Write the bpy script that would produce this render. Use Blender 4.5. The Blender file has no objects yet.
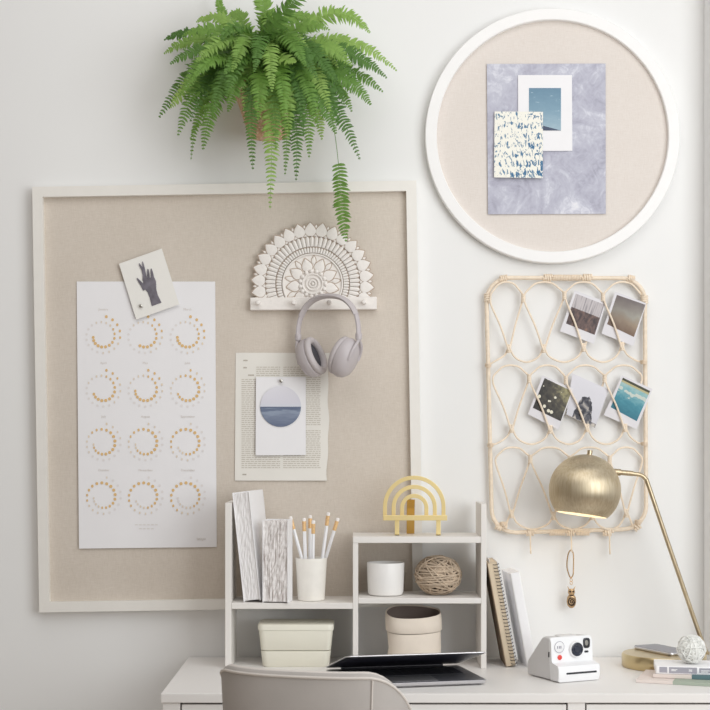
import bpy, bmesh, math, random
from mathutils import Vector, Matrix, Euler
random.seed(7)
PI = math.pi
C = bpy.context.scene.collection

# ------------------------------------------------------------------ camera model
D, F, HY, ZC = 3.9, 1500.0, 440.0, 1.314          # distance to the wall, focal length (px), horizon row, eye height
DESK = 0.75
def at(px, py, d=0.0):
    s = (D - d) / F
    return Vector(((px - 355) * s, -d, ZC - (py - HY) * s))
def sc(d): return (D - d) / F
def ondesk(px, py, z=DESK):
    dep = (ZC - z) * F / (py - HY)
    return Vector(((px - 355) * dep / F, dep - D, z))

cam = bpy.data.cameras.new('camera'); camo = bpy.data.objects.new('camera', cam); C.objects.link(camo)
camo.location = (0, -D, ZC); camo.rotation_euler = (PI / 2, 0, 0)
cam.sensor_width = 36; cam.lens = 36 * F / 710; cam.shift_y = 85 / 710
cam.dof.use_dof = True; cam.dof.focus_distance = 3.72; cam.dof.aperture_fstop = 8
bpy.context.scene.camera = camo

# ------------------------------------------------------------------ materials
def lin(h):
    h = h.lstrip('#'); out = []
    for i in (0, 2, 4):
        c = int(h[i:i+2], 16) / 255
        out.append(c / 12.92 if c <= .04045 else ((c + .055) / 1.055) ** 2.4)
    return out + [1]
class NT:
    def __init__(s, name):
        s.m = bpy.data.materials.new(name); s.m.use_nodes = True
        s.t = s.m.node_tree; s.b = s.t.nodes['Principled BSDF']
    def n(s, typ, **kw):
        x = s.t.nodes.new(typ)
        for k, v in kw.items(): setattr(x, k, v)
        return x
    def put(s, sock, v):
        if hasattr(v, 'is_linked'): s.t.links.new(v, sock)
        elif v is not None: sock.default_value = v
    def math(s, op, a, b=None, c=None):
        x = s.n('ShaderNodeMath', operation=op)
        s.put(x.inputs[0], a); s.put(x.inputs[1], b); s.put(x.inputs[2], c)
        return x.outputs[0]
    def coord(s, which='Object', scale=(1, 1, 1), rot=(0, 0, 0)):
        tc = s.n('ShaderNodeTexCoord'); mp = s.n('ShaderNodeMapping')
        s.t.links.new(tc.outputs[which], mp.inputs[0]); mp.inputs['Scale'].default_value = scale; mp.inputs['Rotation'].default_value = rot
        return mp.outputs[0]
    def noise(s, scale=10, detail=3, vec=None, dist=0, rough=.5):
        x = s.n('ShaderNodeTexNoise'); s.put(x.inputs['Vector'], vec if vec is not None else s.coord())
        x.inputs['Scale'].default_value = scale; x.inputs['Detail'].default_value = detail
        x.inputs['Distortion'].default_value = dist; x.inputs['Roughness'].default_value = rough
        return x.outputs[0]
    def ramp(s, fac, stops, interp='LINEAR'):
        x = s.n('ShaderNodeValToRGB'); s.put(x.inputs[0], fac); r = x.color_ramp; r.interpolation = interp
        while len(r.elements) < len(stops): r.elements.new(.5)
        for e, (p, c) in zip(r.elements, stops): e.position = p; e.color = lin(c) if isinstance(c, str) else c
        return x.outputs[0]
    def mix(s, fac, a, b):
        x = s.n('ShaderNodeMix', data_type='RGBA')
        s.put(x.inputs[0], fac); s.put(x.inputs[6], lin(a) if isinstance(a, str) else a); s.put(x.inputs[7], lin(b) if isinstance(b, str) else b)
        return x.outputs[2]
    def bump(s, h, strength=.2, dist=.002):
        x = s.n('ShaderNodeBump'); x.inputs['Strength'].default_value = strength; x.inputs['Distance'].default_value = dist
        s.put(x.inputs['Height'], h); s.t.links.new(x.outputs[0], s.b.inputs['Normal'])
    def uv(s):
        tc = s.n('ShaderNodeTexCoord'); sp = s.n('ShaderNodeSeparateXYZ'); s.t.links.new(tc.outputs['UV'], sp.inputs[0])
        return sp.outputs[0], sp.outputs[1], tc.outputs['UV']
    def base(s, c): s.put(s.b.inputs['Base Color'], lin(c) if isinstance(c, str) else c); return s
def mat(name, col, rough=.5, metal=0, var=0, vscale=20, bump=0, bscale=200, spec=None, sub=0):
    k = NT(name); b = k.b
    b.inputs['Roughness'].default_value = rough; b.inputs['Metallic'].default_value = metal
    if spec is not None: b.inputs['Specular IOR Level'].default_value = spec
    c = lin(col)
    if var:
        lo = [x * (1 - var) for x in c[:3]] + [1]; hi = [min(1, x * (1 + var)) for x in c[:3]] + [1]
        k.base(k.ramp(k.noise(vscale, 4), [(.3, lo), (.7, hi)]))
    else: k.base(c)
    if bump: k.bump(k.noise(bscale, 3), bump)
    return k.m

M = {}
M['wall'] = mat('wall_paint', '#EFEFEE', .75, var=.012, vscale=2, spec=.2)
M['wallr'] = mat('reveal_paint_lifted', '#F4F4F4', .75, var=.012, vscale=2, spec=.2)  # wall paint lightened to offset the weak light on this return
M['floor'] = mat('oak_floor', '#D3C9BE', .5, var=.12, vscale=6)
M['white'] = mat('white_lacquer', '#EFECE9', .42, var=.01, vscale=5, spec=.4)
M['hutch'] = mat('white_painted_wood', '#EDE9E4', .5, var=.015, vscale=8, spec=.35)
M['dark'] = mat('shadow_gap', '#5b5350', .8)
M['frame'] = mat('cream_frame_paint', '#EFECE6', .5, var=.015, vscale=30)
M['framew'] = mat('white_frame_paint', '#F6F5F4', .5, var=.01, vscale=30)
def linen(name, a, b):
    k = NT(name); k.b.inputs['Roughness'].default_value = .95; k.b.inputs['Specular IOR Level'].default_value = .1
    h = k.noise(60, 4, k.coord('Object', (1, 1, 22))); v = k.noise(60, 4, k.coord('Object', (22, 1, 1)))
    s = k.math('ADD', h, v); big = k.noise(5, 2)
    s2 = k.math('ADD', k.math('MULTIPLY', s, .42), k.math('MULTIPLY', big, .16))
    k.base(k.ramp(s2, [(.36, a), (.64, b)])); k.bump(s, .25, .001)
    return k.m
M['linen'] = linen('beige_linen', '#CDC2B5', '#DFD6CB')
M['linen_round'] = linen('pale_linen', '#DDD4CC', '#E9E2DC')
M['paper'] = mat('white_paper', '#F3F2F4', .8, var=.01, vscale=15, spec=.15)
M['photocard'] = mat('photo_border', '#E2E0E4', .5, spec=.3)
M['card'] = mat('cream_card', '#F2F0EB', .8, var=.01, spec=.15)
M['page'] = mat('aged_page', '#EDEAE3', .85, var=.02, vscale=12, spec=.1)
M['ink'] = mat('faded_text', '#CDC6BB', .9)
M['inkdark'] = mat('text_marks', '#BDB5AA', .9)
M['gold_dot'] = mat('gold_print', '#E5BF85', .6)
M['gold_mid'] = mat('gold_print_pale', '#EBDABF', .6)
M['gold_pale'] = mat('moon_outline', '#EAE6E5', .8)
M['monthink'] = mat('month_ink', '#DAD3CD', .8)
M['handgrey'] = mat('printed_grey', '#75717A', .85, var=.3, vscale=60)
M['silver'] = mat('nickel', '#B9B6B0', .3, 1)
M['whitewash'] = mat('whitewashed_wood', '#F2EDE8', .7, var=.03, vscale=120, bump=.2, bscale=300)
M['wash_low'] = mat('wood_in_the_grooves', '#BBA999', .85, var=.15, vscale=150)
M['greyplastic'] = mat('warm_grey_plastic', '#C3BCBE', .45, var=.02)
M['greypad'] = mat('grey_leatherette', '#C2BBBC', .6, var=.03, bump=.1)
M['greydark'] = mat('dark_speaker_cloth', '#55545A', .9)
M['rattan'] = mat('pale_rattan', '#F0E0CB', .55, var=.07, vscale=90, bump=.15, bscale=150)
M['rattanwrap'] = mat('rattan_wrap', '#F3E3CE', .55, var=.07, vscale=200)
def brass(name, a, b, rough, aniso=0):
    k = NT(name); k.b.inputs['Metallic'].default_value = 1; k.b.inputs['Roughness'].default_value = rough
    n = k.noise(8, 4, k.coord('Object', (1, 1, 1)))
    st = k.noise(30, 4, k.coord('Object', (8, 8, .25)))
    k.base(k.ramp(k.math('ADD', k.math('MULTIPLY', n, .4), k.math('MULTIPLY', st, .6)), [(.35, a), (.65, b)]))
    k.b.inputs['Anisotropic'].default_value = aniso
    return k.m
M['brass'] = brass('brushed_brass', '#C0AE8E', '#D8CBB2', .44, .75)
M['brass_stem'] = brass('brass_stem_metal', '#B5A285', '#D3C4A6', .34)
M['brass_base'] = mat('turned_brass', '#CFBC92', .3, 1)
M['brass_bright'] = mat('satin_gold', '#F3DDA0', .42, .55, var=.05)
M['brass_dark'] = mat('gold_support', '#CFA95E', .4, .7, var=.05)  # darker gold for the back support
M['antique'] = mat('antique_brass', '#C4A57F', .4, .9, var=.25, vscale=420)
M['patina'] = mat('dark_patina', '#4A3B2E', .6, .5)
M['shadein'] = mat('enamel_white', '#FFF6E4', .5)
M['ceramic'] = mat('white_ceramic', '#F3F1EE', .4, var=.012, vscale=30)
M['stone'] = mat('bisque_ceramic', '#EFEBE3', .6, var=.03, vscale=40)
M['cream'] = mat('cream_plastic', '#F1EEDF', .4, var=.01)
M['pencil'] = mat('white_pencil_paint', '#F6F6F8', .3)
M['ferrule'] = mat('gold_ferrule', '#F2C690', .4, .3, var=.2, vscale=400)
M['eraser'] = mat('white_eraser', '#F4EFEC', .8)
M['lead'] = mat('pencil_core', '#57504b', .7)
M['jute'] = mat('jute_cord', '#C6B39D', .9, var=.15, vscale=60)
M['jutedark'] = mat('jute_gap_shade', '#5c4a40', .95)  # dark core colour stands in for shade between the cords
M['rubber'] = mat('white_rubber', '#EEEEEA', .7, var=.05, vscale=80)
M['rubberdark'] = mat('rubber_gap_shade', '#b5b5b0', .9)  # grey core paints in the shade between the bands
M['bag'] = mat('washable_paper', '#ECE0D1', .8, var=.03, vscale=25, bump=.15, bscale=60)
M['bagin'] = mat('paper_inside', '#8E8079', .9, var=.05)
M['alu'] = mat('silver_aluminium', '#D2D1D3', .35, .8)
M['screen'] = mat('black_screen', '#343442', .4, spec=.5)
M['bezel'] = mat('screen_bezel', '#26262E', .35)
M['deck'] = mat('space_grey_deck', '#77777D', .4, .5)
M['keys'] = mat('black_keys', '#26262E', .5)
M['fabric'] = mat('taupe_velvet', '#B3ADA8', .9, var=.05, vscale=12, bump=.1, bscale=250)
M['piping'] = mat('piping_and_lit_rim', '#D9D2CB', .85, var=.03)
M['woodleg'] = mat('pale_wood_leg', '#B99B7A', .5, var=.1)
M['kraft'] = mat('kraft_board', '#DECDB3', .85, var=.06)
M['kraft_cover'] = mat('brown_kraft_cover', '#8B7763', .85)
M['kraftdark'] = mat('black_wire', '#34302d', .5)
M['camwhite'] = mat('camera_white_plastic', '#F2F2F3', .38)
M['camgrey'] = mat('shaded_camera_plastic', '#E0DFDF', .5)  # white camera plastic with the side shading darkened into its colour
M['black'] = mat('gloss_black', '#2a2b30', .3)
M['lens'] = mat('lens_glass', '#2c3140', .1, spec=.8)
M['red'] = mat('red_button', '#E5483F', .4)
M['phone'] = mat('graphite_glass', '#7D7C86', .3)
M['sage'] = mat('sage_cloth', '#A9B3A4', .85)
M['teal'] = mat('teal_cloth', '#5E7A80', .8)
M['blush'] = mat('blush_pages', '#E6DAD3', .85)
M['lilacgrey'] = mat('lilac_grey_sleeve', '#A6A4AE', .5)
M['soil'] = mat('potting_soil', '#3a2d22', .95)
def book_mat(name, a, b, sc_, bs):
    k = NT(name); k.b.inputs['Roughness'].default_value = .9
    n = k.noise(1, 4, k.coord('Object', (sc_, sc_ * .15, sc_ * .035)), dist=.15)
    k.base(k.ramp(n, [(.36, a), (.52, b)])); k.bump(n, .5, bs)
    return k.m
M['pagesfine'] = book_mat('fine_page_edges', '#E6E3E2', '#F3F1F1', 520, .0004)
M['pagesrough'] = book_mat('ragged_page_edges', '#A79C97', '#F4F0EE', 420, .0015)
M['bookwhite'] = mat('white_book_cover', '#F7F6F7', .6, var=.01)
def weave():
    k = NT('woven_seagrass'); k.b.inputs['Roughness'].default_value = .85
    v = k.n('ShaderNodeTexVoronoi'); k.put(v.inputs['Vector'], k.coord('Object', (1, 1, 1.5))); v.inputs['Scale'].default_value = 130
    k.base(k.ramp(v.outputs['Distance'], [(.1, '#F0D8BC'), (.6, '#CBA582')])); k.bump(v.outputs['Distance'], .8, -.004)
    return k.m
M['weave'] = weave()
def leaf():
    k = NT('fern_leaf'); k.b.inputs['Roughness'].default_value = .5; k.b.inputs['Specular IOR Level'].default_value = .35
    oi = k.n('ShaderNodeObjectInfo')
    c1 = k.ramp(oi.outputs['Random'], [(0, '#567E3A'), (.5, '#82AC4C'), (1, '#B2D272')])
    n = k.noise(60, 3)
    c2 = k.mix(k.math('MULTIPLY', n, .5), c1, '#4C6F37')
    k.base(c2)
    tr = k.n('ShaderNodeBsdfTranslucent'); k.put(tr.inputs[0], c1)
    ms = k.n('ShaderNodeMixShader'); ms.inputs[0].default_value = .3
    k.t.links.new(k.b.outputs[0], ms.inputs[1]); k.t.links.new(tr.outputs[0], ms.inputs[2])
    k.t.links.new(ms.outputs[0], k.t.nodes['Material Output'].inputs[0])
    return k.m
M['leaf'] = leaf()

# ------------------------------------------------------------------ object helpers
MW = {}
def tag(o, label, cat, group=None, kind=None):
    if label: o['label'] = label
    if cat: o['category'] = cat
    if group: o['group'] = group
    if kind: o['kind'] = kind
    return o
def thing(name, label, cat, loc=(0, 0, 0), rot=(0, 0, 0), group=None):
    o = bpy.data.objects.new(name, None); C.objects.link(o); o.empty_display_size = .03
    o.location = loc; o.rotation_euler = rot
    MW[o] = Matrix.LocRotScale(Vector(loc), Euler(rot), None)
    return tag(o, label, cat, group)
def obj(name, bm, mats, parent=None, smooth=False, bevel=0, world=False, seg=2, origin=None):
    if not isinstance(mats, (list, tuple)): mats = [mats]
    if world and parent is not None: bm.transform(MW[parent].inverted())
    if origin is not None: bm.transform(Matrix.Translation(-Vector(origin)))
    bmesh.ops.recalc_face_normals(bm, faces=bm.faces[:])
    me = bpy.data.meshes.new(name); bm.to_mesh(me); bm.free()
    for m in mats: me.materials.append(M[m] if isinstance(m, str) else m)
    if smooth:
        for p in me.polygons: p.use_smooth = True
        try: me.set_sharp_from_angle(angle=math.radians(42))
        except Exception: pass
    o = bpy.data.objects.new(name, me); C.objects.link(o)
    if origin is not None: o.location = origin
    if parent is not None: o.parent = parent
    MW[o] = (MW[parent] if parent is not None else Matrix()) @ (Matrix.Translation(Vector(origin)) if origin is not None else Matrix())
    if bevel:
        b = o.modifiers.new('bevel', 'BEVEL'); b.width = bevel; b.segments = seg; b.limit_method = 'ANGLE'; b.angle_limit = math.radians(35)
    return o
def B(): return bmesh.new()
def box(bm, x0, x1, y0, y1, z0, z1, Mx=None, mi=0):
    v = [bm.verts.new(Vector(p) if Mx is None else Mx @ Vector(p)) for p in
         [(x0,y0,z0),(x1,y0,z0),(x1,y1,z0),(x0,y1,z0),(x0,y0,z1),(x1,y0,z1),(x1,y1,z1),(x0,y1,z1)]]
    for f in [(0,3,2,1),(4,5,6,7),(0,1,5,4),(1,2,6,5),(2,3,7,6),(3,0,4,7)]:
        bm.faces.new([v[i] for i in f]).material_index = mi
    return bm
def loft(bm, rings, cap=True, closed=False, mi=0, Mx=None):
    R = [[bm.verts.new(Vector(p) if Mx is None else Mx @ Vector(p)) for p in r] for r in rings]
    n = len(R[0]); K = len(R)
    for i in range(K if closed else K - 1):
        a, b = R[i], R[(i + 1) % K]
        for j in range(n):
            bm.faces.new((a[j], a[(j+1) % n], b[(j+1) % n], b[j])).material_index = mi
    if cap and not closed:
        for r in (R[0], R[-1]):
            try: bm.faces.new(r).material_index = mi
            except ValueError: pass
    return bm
def lathe(bm, prof, seg=48, Mx=None, mi=0, cap=True, sx=1, sy=1):
    rings = [[(r*sx*math.cos(2*PI*j/seg), r*sy*math.sin(2*PI*j/seg), z) for j in range(seg)] for r, z in prof]
    return loft(bm, rings, cap, False, mi, Mx)
def tube(bm, pts, r, seg=8, closed=False, mi=0, flat=None, Mx=None, up=None):
    pts = [Vector(p) for p in pts]; n = len(pts); rings = []
    rs = r if isinstance(r, (list, tuple)) else [r] * n
    ref = None
    for i, p in enumerate(pts):
        if closed: t = pts[(i+1) % n] - pts[i-1]
        else: t = pts[min(i+1, n-1)] - pts[max(i-1, 0)]
        t.normalize()
        if up is not None: u = Vector(up)
        elif ref is None: u = Vector((0, 0, 1)) if abs(t.z) < .9 else Vector((1, 0, 0))
        else: u = ref
        a = (u - t * u.dot(t))
        if a.length < 1e-6: a = t.orthogonal()
        a.normalize(); b = t.cross(a); ref = a
        fa, fb = flat if flat else (1, 1)
        rings.append([p + (a * math.cos(2*PI*j/seg) * fa + b * math.sin(2*PI*j/seg) * fb) * rs[i] for j in range(seg)])
    return loft(bm, rings, True, closed, mi, Mx)
def sphere(bm, c, r, sx=1, sy=1, sz=1, u=20, v=12, mi=0, Mx=None):
    prof = [(r * math.sin(PI * i / v), -r * math.cos(PI * i / v) * sz) for i in range(v + 1)]
    prof[0] = (r * .001, prof[0][1]); prof[-1] = (r * .001, prof[-1][1])
    T = Matrix.Translation(Vector(c))
    return lathe(bm, prof, u, T if Mx is None else Mx @ T, mi, True, sx, sy)
def bez(p, n):
    p = [Vector(q) for q in p]; out = []
    for i in range(n + 1):
        q = list(p); t = i / n
        while len(q) > 1: q = [q[k].lerp(q[k+1], t) for k in range(len(q)-1)]
        out.append(q[0])
    return out
def spline(pts, n=8, closed=False):           # Catmull-Rom through the points
    P = [Vector(p) for p in pts]; out = []; K = len(P)
    for i in range(K if closed else K - 1):
        if closed: a, b, c, d = P[i-1], P[i], P[(i+1) % K], P[(i+2) % K]
        else: a, b, c, d = P[max(i-1, 0)], P[i], P[i+1], P[min(i+2, K-1)]
        for k in range(n):
            t = k / n
            out.append(.5*((2*b) + (c-a)*t + (2*a-5*b+4*c-d)*t*t + (3*b-a-3*c+d)*t**3))
    if not closed: out.append(P[-1])
    return out
def srect(w, h, r, n=6):                       # rounded rectangle outline
    out = []
    for cx, cy, a0 in ((w/2-r, h/2-r, 0), (-w/2+r, h/2-r, 90), (-w/2+r, -h/2+r, 180), (w/2-r, -h/2+r, 270)):
        for k in range(n + 1):
            a = math.radians(a0 + 90 * k / n); out.append((cx + r*math.cos(a), cy + r*math.sin(a)))
    return out
def prism(bm, outline, h0, h1, Mx=None, mi=0): # outline in local xz, h along -y
    return loft(bm, [[(x, -h0, z) for x, z in outline], [(x, -h1, z) for x, z in outline]], True, False, mi, Mx)
def sheet(bm, corners, thick=.0006, n=6, curl=None, mi=0, ragged=None):
    """paper: four world corners TL, TR, BR, BL, bilinear grid with uv; curl(u,v) lifts it off the wall"""
    TL, TR, BR, BL = [Vector(c) for c in corners]
    uvl = bm.loops.layers.uv.verify()
    nrm = (BL - TL).cross(TR - TL).normalized()
    if nrm.y > 0: nrm = -nrm
    def P(u, v, k):
        uu = u + (ragged(u, v) if ragged else 0)
        p = TL.lerp(TR, uu).lerp(BL.lerp(BR, uu), 1 - v)
        return p + nrm * ((curl(u, v) if curl else 0) - (thick if k else 0))
    g = [[[bm.verts.new(P(i/n, j/n, k)) for j in range(n+1)] for i in range(n+1)] for k in (0, 1)]
    def face(vs, uvs):
        f = bm.faces.new(vs); f.material_index = mi
        for l, q in zip(f.loops, uvs): l[uvl].uv = q
    for k in (0, 1):
        for i in range(n):
            for j in range(n):
                face([g[k][i][j], g[k][i+1][j], g[k][i+1][j+1], g[k][i][j+1]], [(i/n,j/n),((i+1)/n,j/n),((i+1)/n,(j+1)/n),(i/n,(j+1)/n)])
    for i in range(n):
        for (a, b) in (((i,0),(i+1,0)), ((i,n),(i+1,n)), ((0,i),(0,i+1)), ((n,i),(n,i+1))):
            face([g[0][a[0]][a[1]], g[0][b[0]][b[1]], g[1][b[0]][b[1]], g[1][a[0]][a[1]]], [(a[0]/n,a[1]/n)]*4)
    return bm
def pxc(cs, d): return [at(x, y, d[i] if isinstance(d, (list, tuple)) else d) for i, (x, y) in enumerate(cs)]
def poly(bm, pts, mi=0):
    f = bm.faces.new([bm.verts.new(p) for p in pts]); f.material_index = mi; return f
def disc(bm, c, rx, rz, n=12, mi=0, rot=0):
    c = Vector(c); ca, sa = math.cos(rot), math.sin(rot)
    poly(bm, [c + Vector((rx*math.cos(2*PI*k/n)*ca - rz*math.sin(2*PI*k/n)*sa, 0, rx*math.cos(2*PI*k/n)*sa + rz*math.sin(2*PI*k/n)*ca)) for k in range(n)], mi)
def text_into(bm, s, size, Mx, mi=0):
    cu = bpy.data.curves.new('t', 'FONT'); cu.body = s; cu.size = size; cu.align_x = 'CENTER'; cu.resolution_u = 2
    o = bpy.data.objects.new('t', cu); C.objects.link(o)
    me = bpy.data.meshes.new_from_object(o)
    k0 = len(bm.verts); f0 = len(bm.faces)
    bm.from_mesh(me); bm.verts.ensure_lookup_table(); bm.faces.ensure_lookup_table()
    for v in bm.verts[k0:]: v.co = Mx @ v.co
    for f in bm.faces[f0:]: f.material_index = mi
    bpy.data.objects.remove(o); bpy.data.meshes.remove(me); bpy.data.curves.remove(cu)
FLAT = Matrix(((1,0,0,0),(0,0,-1,0),(0,1,0,0),(0,0,0,1)))    # local (x, y) -> wall (x, z), local z -> towards the room (-y)

# ------------------------------------------------------------------ the room
XR = (703.5 - 355) * sc(0)
tag(obj('wall_back', box(B(), -3.2, XR + .16, 0, .1, 0, 2.75), 'wall'), 'warm white painted wall behind the desk', 'wall', kind='structure')
tag(obj('wall_right', box(B(), XR, XR + .16, -.078, 0, 0, 2.75), 'wallr', bevel=.006), 'pale grey return of the wall at the right edge', 'wall', kind='structure')
tag(obj('floor', box(B(), -3.2, 3.2, -4.6, .1, -.1, 0), 'floor'), 'pale oak floor', 'floor', kind='structure')

# ------------------------------------------------------------------ desk
XL, XE, DF = -.432, .895, .565
t = thing('desk', 'long white desk with shallow drawers under the pinboards', 'desk', (0, 0, 0))
FZ = at(0, 703, DF)[2]
obj('tabletop', box(B(), XL, XE, -DF, -.004, FZ, DESK), 'white', t, bevel=.0015)
sF = sc(DF)
xa, xb, xc = (181-355)*sF, (567-355)*sF, (586.5-355)*sF
for x0_, x1_ in ((XL+.004, xa-.0025), (xb+.0025, xc-.0025), (XE-.05, XE-.004)):
    obj('leg', box(B(), x0_, x1_, -DF+.004, -DF+.05, 0, FZ-.0005), 'white', t, bevel=.001)
for x in (XL+.004, XE-.05): obj('leg', box(B(), x, x+.046, -.06, -.01, 0, FZ-.0005), 'white', t, bevel=.001)
bm = B(); box(bm, XL+.03, XE-.03, -DF+.03, -.02, FZ-.16, FZ-.004)
obj('drawer_case', bm, 'dark', t)
for a, b in ((xa, xb), (xc, XE-.053)):
    dr = obj('drawer', box(B(), a+.001, b-.001, -DF+.005, -DF+.028, FZ-.15, FZ-.0045), 'white', t, bevel=.001)
    hb = B(); tube(hb, [((a+b)/2-.05, -DF-.012, FZ-.08), ((a+b)/2+.05, -DF-.012, FZ-.08)], .004)
    for s in (-.045, .045): tube(hb, [((a+b)/2+s, -DF-.012, FZ-.08), ((a+b)/2+s, -DF+.006, FZ-.08)], .003)
    obj('handle', hb, 'brass_stem', dr, smooth=True)

# ------------------------------------------------------------------ desktop hutch
d0, d1 = .035, .2; s1 = sc(d1)
X = lambda px: (px - 355) * s1
Z = lambda py: ZC - (py - HY) * s1
t = thing('desk_hutch', 'white open backed desktop shelf unit standing on the desk', 'shelf', (0, -.1, DESK))
def hb(name, x0, x1, z0, z1, da=d0, db=d1): obj(name, box(B(), x0, x1, -db, -da, z0, z1), 'hutch', t, bevel=.0012, world=True)
xl0, xl1, xm0, xm1, xr0, xr1 = X(225), X(231.3), X(352.8), X(358.2), X(481), X(486.5)
hb('side_panel', xl0, xl1, DESK, Z(503)); hb('side_panel', xr0, xr1, DESK, Z(504))
hb('divider', xm0, xm1, DESK, Z(543)-.0003)
hb('top_board', xm0, xr0-.0003, Z(543), Z(536.6)); hb('shelf', xl1+.0003, xm0-.0003, Z(609), Z(603)); hb('shelf', xm1+.0003, xr0-.0003, Z(603.6), Z(598))
ZSL, ZSR, ZTOP = Z(603), Z(598), Z(536.6)

# ------------------------------------------------------------------ square pinboard
ROLL = -math.radians(.95)
c = at(227.8, 396.5, .028); s_ = sc(.028); w, h = 384*s_, 425.5*s_
t = thing('pinboard', 'large rectangular pinboard with beige linen and cream frame, hung on the wall', 'pinboard', (c.x, 0, c.z), (0, ROLL, 0))
fw = 10.2*s_
bm = B(); o = [(-w/2,-h/2),(w/2,-h/2),(w/2,h/2),(-w/2,h/2)]; i_ = [(-w/2+fw,-h/2+fw),(w/2-fw,-h/2+fw),(w/2-fw,h/2-fw),(-w/2+fw,h/2-fw)]
for k in range(4):
    a, b2, c2, e = o[k], o[(k+1)%4], i_[(k+1)%4], i_[k]
    loft(bm, [[(p[0], -.002, p[1]) for p in (a, b2, c2, e)], [(p[0], -.03, p[1]) for p in (a, b2, c2, e)]])
obj('frame', bm, 'frame', t)
obj('linen_panel', box(B(), -w/2+fw-.002, w/2-fw+.002, -.013, -.003, -h/2+fw-.002, h/2-fw+.002), 'linen', t)

# ------------------------------------------------------------------ round pinboard
c = at(552.8, 135.4, .03); s_ = sc(.03); R0, R1 = 127.6*s_, 116*s_
t = thing('round_pinboard', 'round pinboard with pale linen and wide white rim, hung above the rattan holder', 'pinboard', (c.x, 0, c.z))
obj('frame', lathe(B(), [(R1,.003),(R0,.003),(R0,.026),(R0-.002,.028),(R1+.002,.028),(R1,.026),(R1,.003)], 128, FLAT, cap=False), 'framew', t, smooth=True)
obj('linen_panel', lathe(B(), [(R1+.002,.004),(R1+.002,.013)], 128, FLAT), 'linen_round', t)

# ------------------------------------------------------------------ papers on the round board
k = NT('marbled_print'); k.b.inputs['Roughness'].default_value = .8
u, v, uvv = k.uv()
n1 = k.noise(2.4, 6, uvv, 1.6, .62); n2 = k.noise(11, 5, uvv, 2.5, .6)
k.base(k.ramp(k.math('ADD', k.math('MULTIPLY', n1, .72), k.math('MULTIPLY', n2, .28)), [(.34, '#9C9BAB'), (.45, '#B7B7C6'), (.53, '#C4C5D2'), (.6, '#DADBE5'), (.68, '#EBEBF0')]))
M['marble'] = k.m
tag(obj('art_print', sheet(B(), pxc([(486.8,64),(605.5,63.6),(605.7,213.8),(488,214.3)], .0165), curl=lambda u, v: .002*abs(u-.5)), 'marble'),
    'lilac grey marbled sheet pinned to the round board', 'print')
t = thing('photo_card', 'white card with a blue sea photo, pinned on the marbled sheet', 'card', at(545, 151, .02))
obj('card', sheet(B(), pxc([(518,75),(572,75),(572.4,150.8),(518.3,151)], .0195)), 'paper', t, world=True)
k = NT('blue_sky_photo'); u, v, uvv = k.uv(); k.b.inputs['Roughness'].default_value = .5
sky = k.ramp(k.math('ADD', k.math('MULTIPLY', v, .75), k.math('MULTIPLY', k.noise(4, 5, k.coord('UV', (1, 3, 1)), 1), .25)), [(.15, '#9DB7C5'), (.5, '#7C9DB1'), (.85, '#688BA2')])
cl = k.math('GREATER_THAN', k.noise(5, 5, k.coord('UV', (.7, 3.5, 1)), .6), .66)
sky = k.mix(k.math('MULTIPLY', cl, .6), sky, '#B9CFDA')
k.base(k.mix(k.math('LESS_THAN', v, k.math('MULTIPLY', k.math('SUBTRACT', 1, u), .2)), sky, '#3F4C66')); M['bluephoto'] = k.m
obj('picture', sheet(B(), pxc([(529,88),(561,88),(561,130.5),(529,130.5)], .0202), .0002), 'bluephoto', t, world=True)
k = NT('blue_block_print'); u, v, uvv = k.uv(); k.b.inputs['Roughness'].default_value = .8
nz = k.noise(13, 3, k.coord('UV', (1.5, 1.0, 1), (0, 0, .3)), .9, .6)
rows = k.math('MULTIPLY', k.math('ABSOLUTE', k.math('SINE', k.math('MULTIPLY', v, 22))), .09)
big = k.math('MULTIPLY', k.math('MULTIPLY', u, k.math('SUBTRACT', 1, v)), .11)
sm = k.math('ADD', k.math('ADD', nz, rows), big)
k.base(k.ramp(sm, [(.635, '#F6F4EA'), (.65, '#8FA3B2'), (.68, '#5C84A3'), (.77, '#3F6E96')])); M['blueblock'] = k.m
tag(obj('patterned_card', sheet(B(), pxc([(494.6,111.4),(543,111.8),(542.6,178.3),(494,177.6)], .0235), curl=lambda u, v: .003*(1-v)**2, ragged=lambda u, v: 0), 'blueblock'),
    'cream card with a brushy blue block print, overlapping the sea photo card', 'card')

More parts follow.
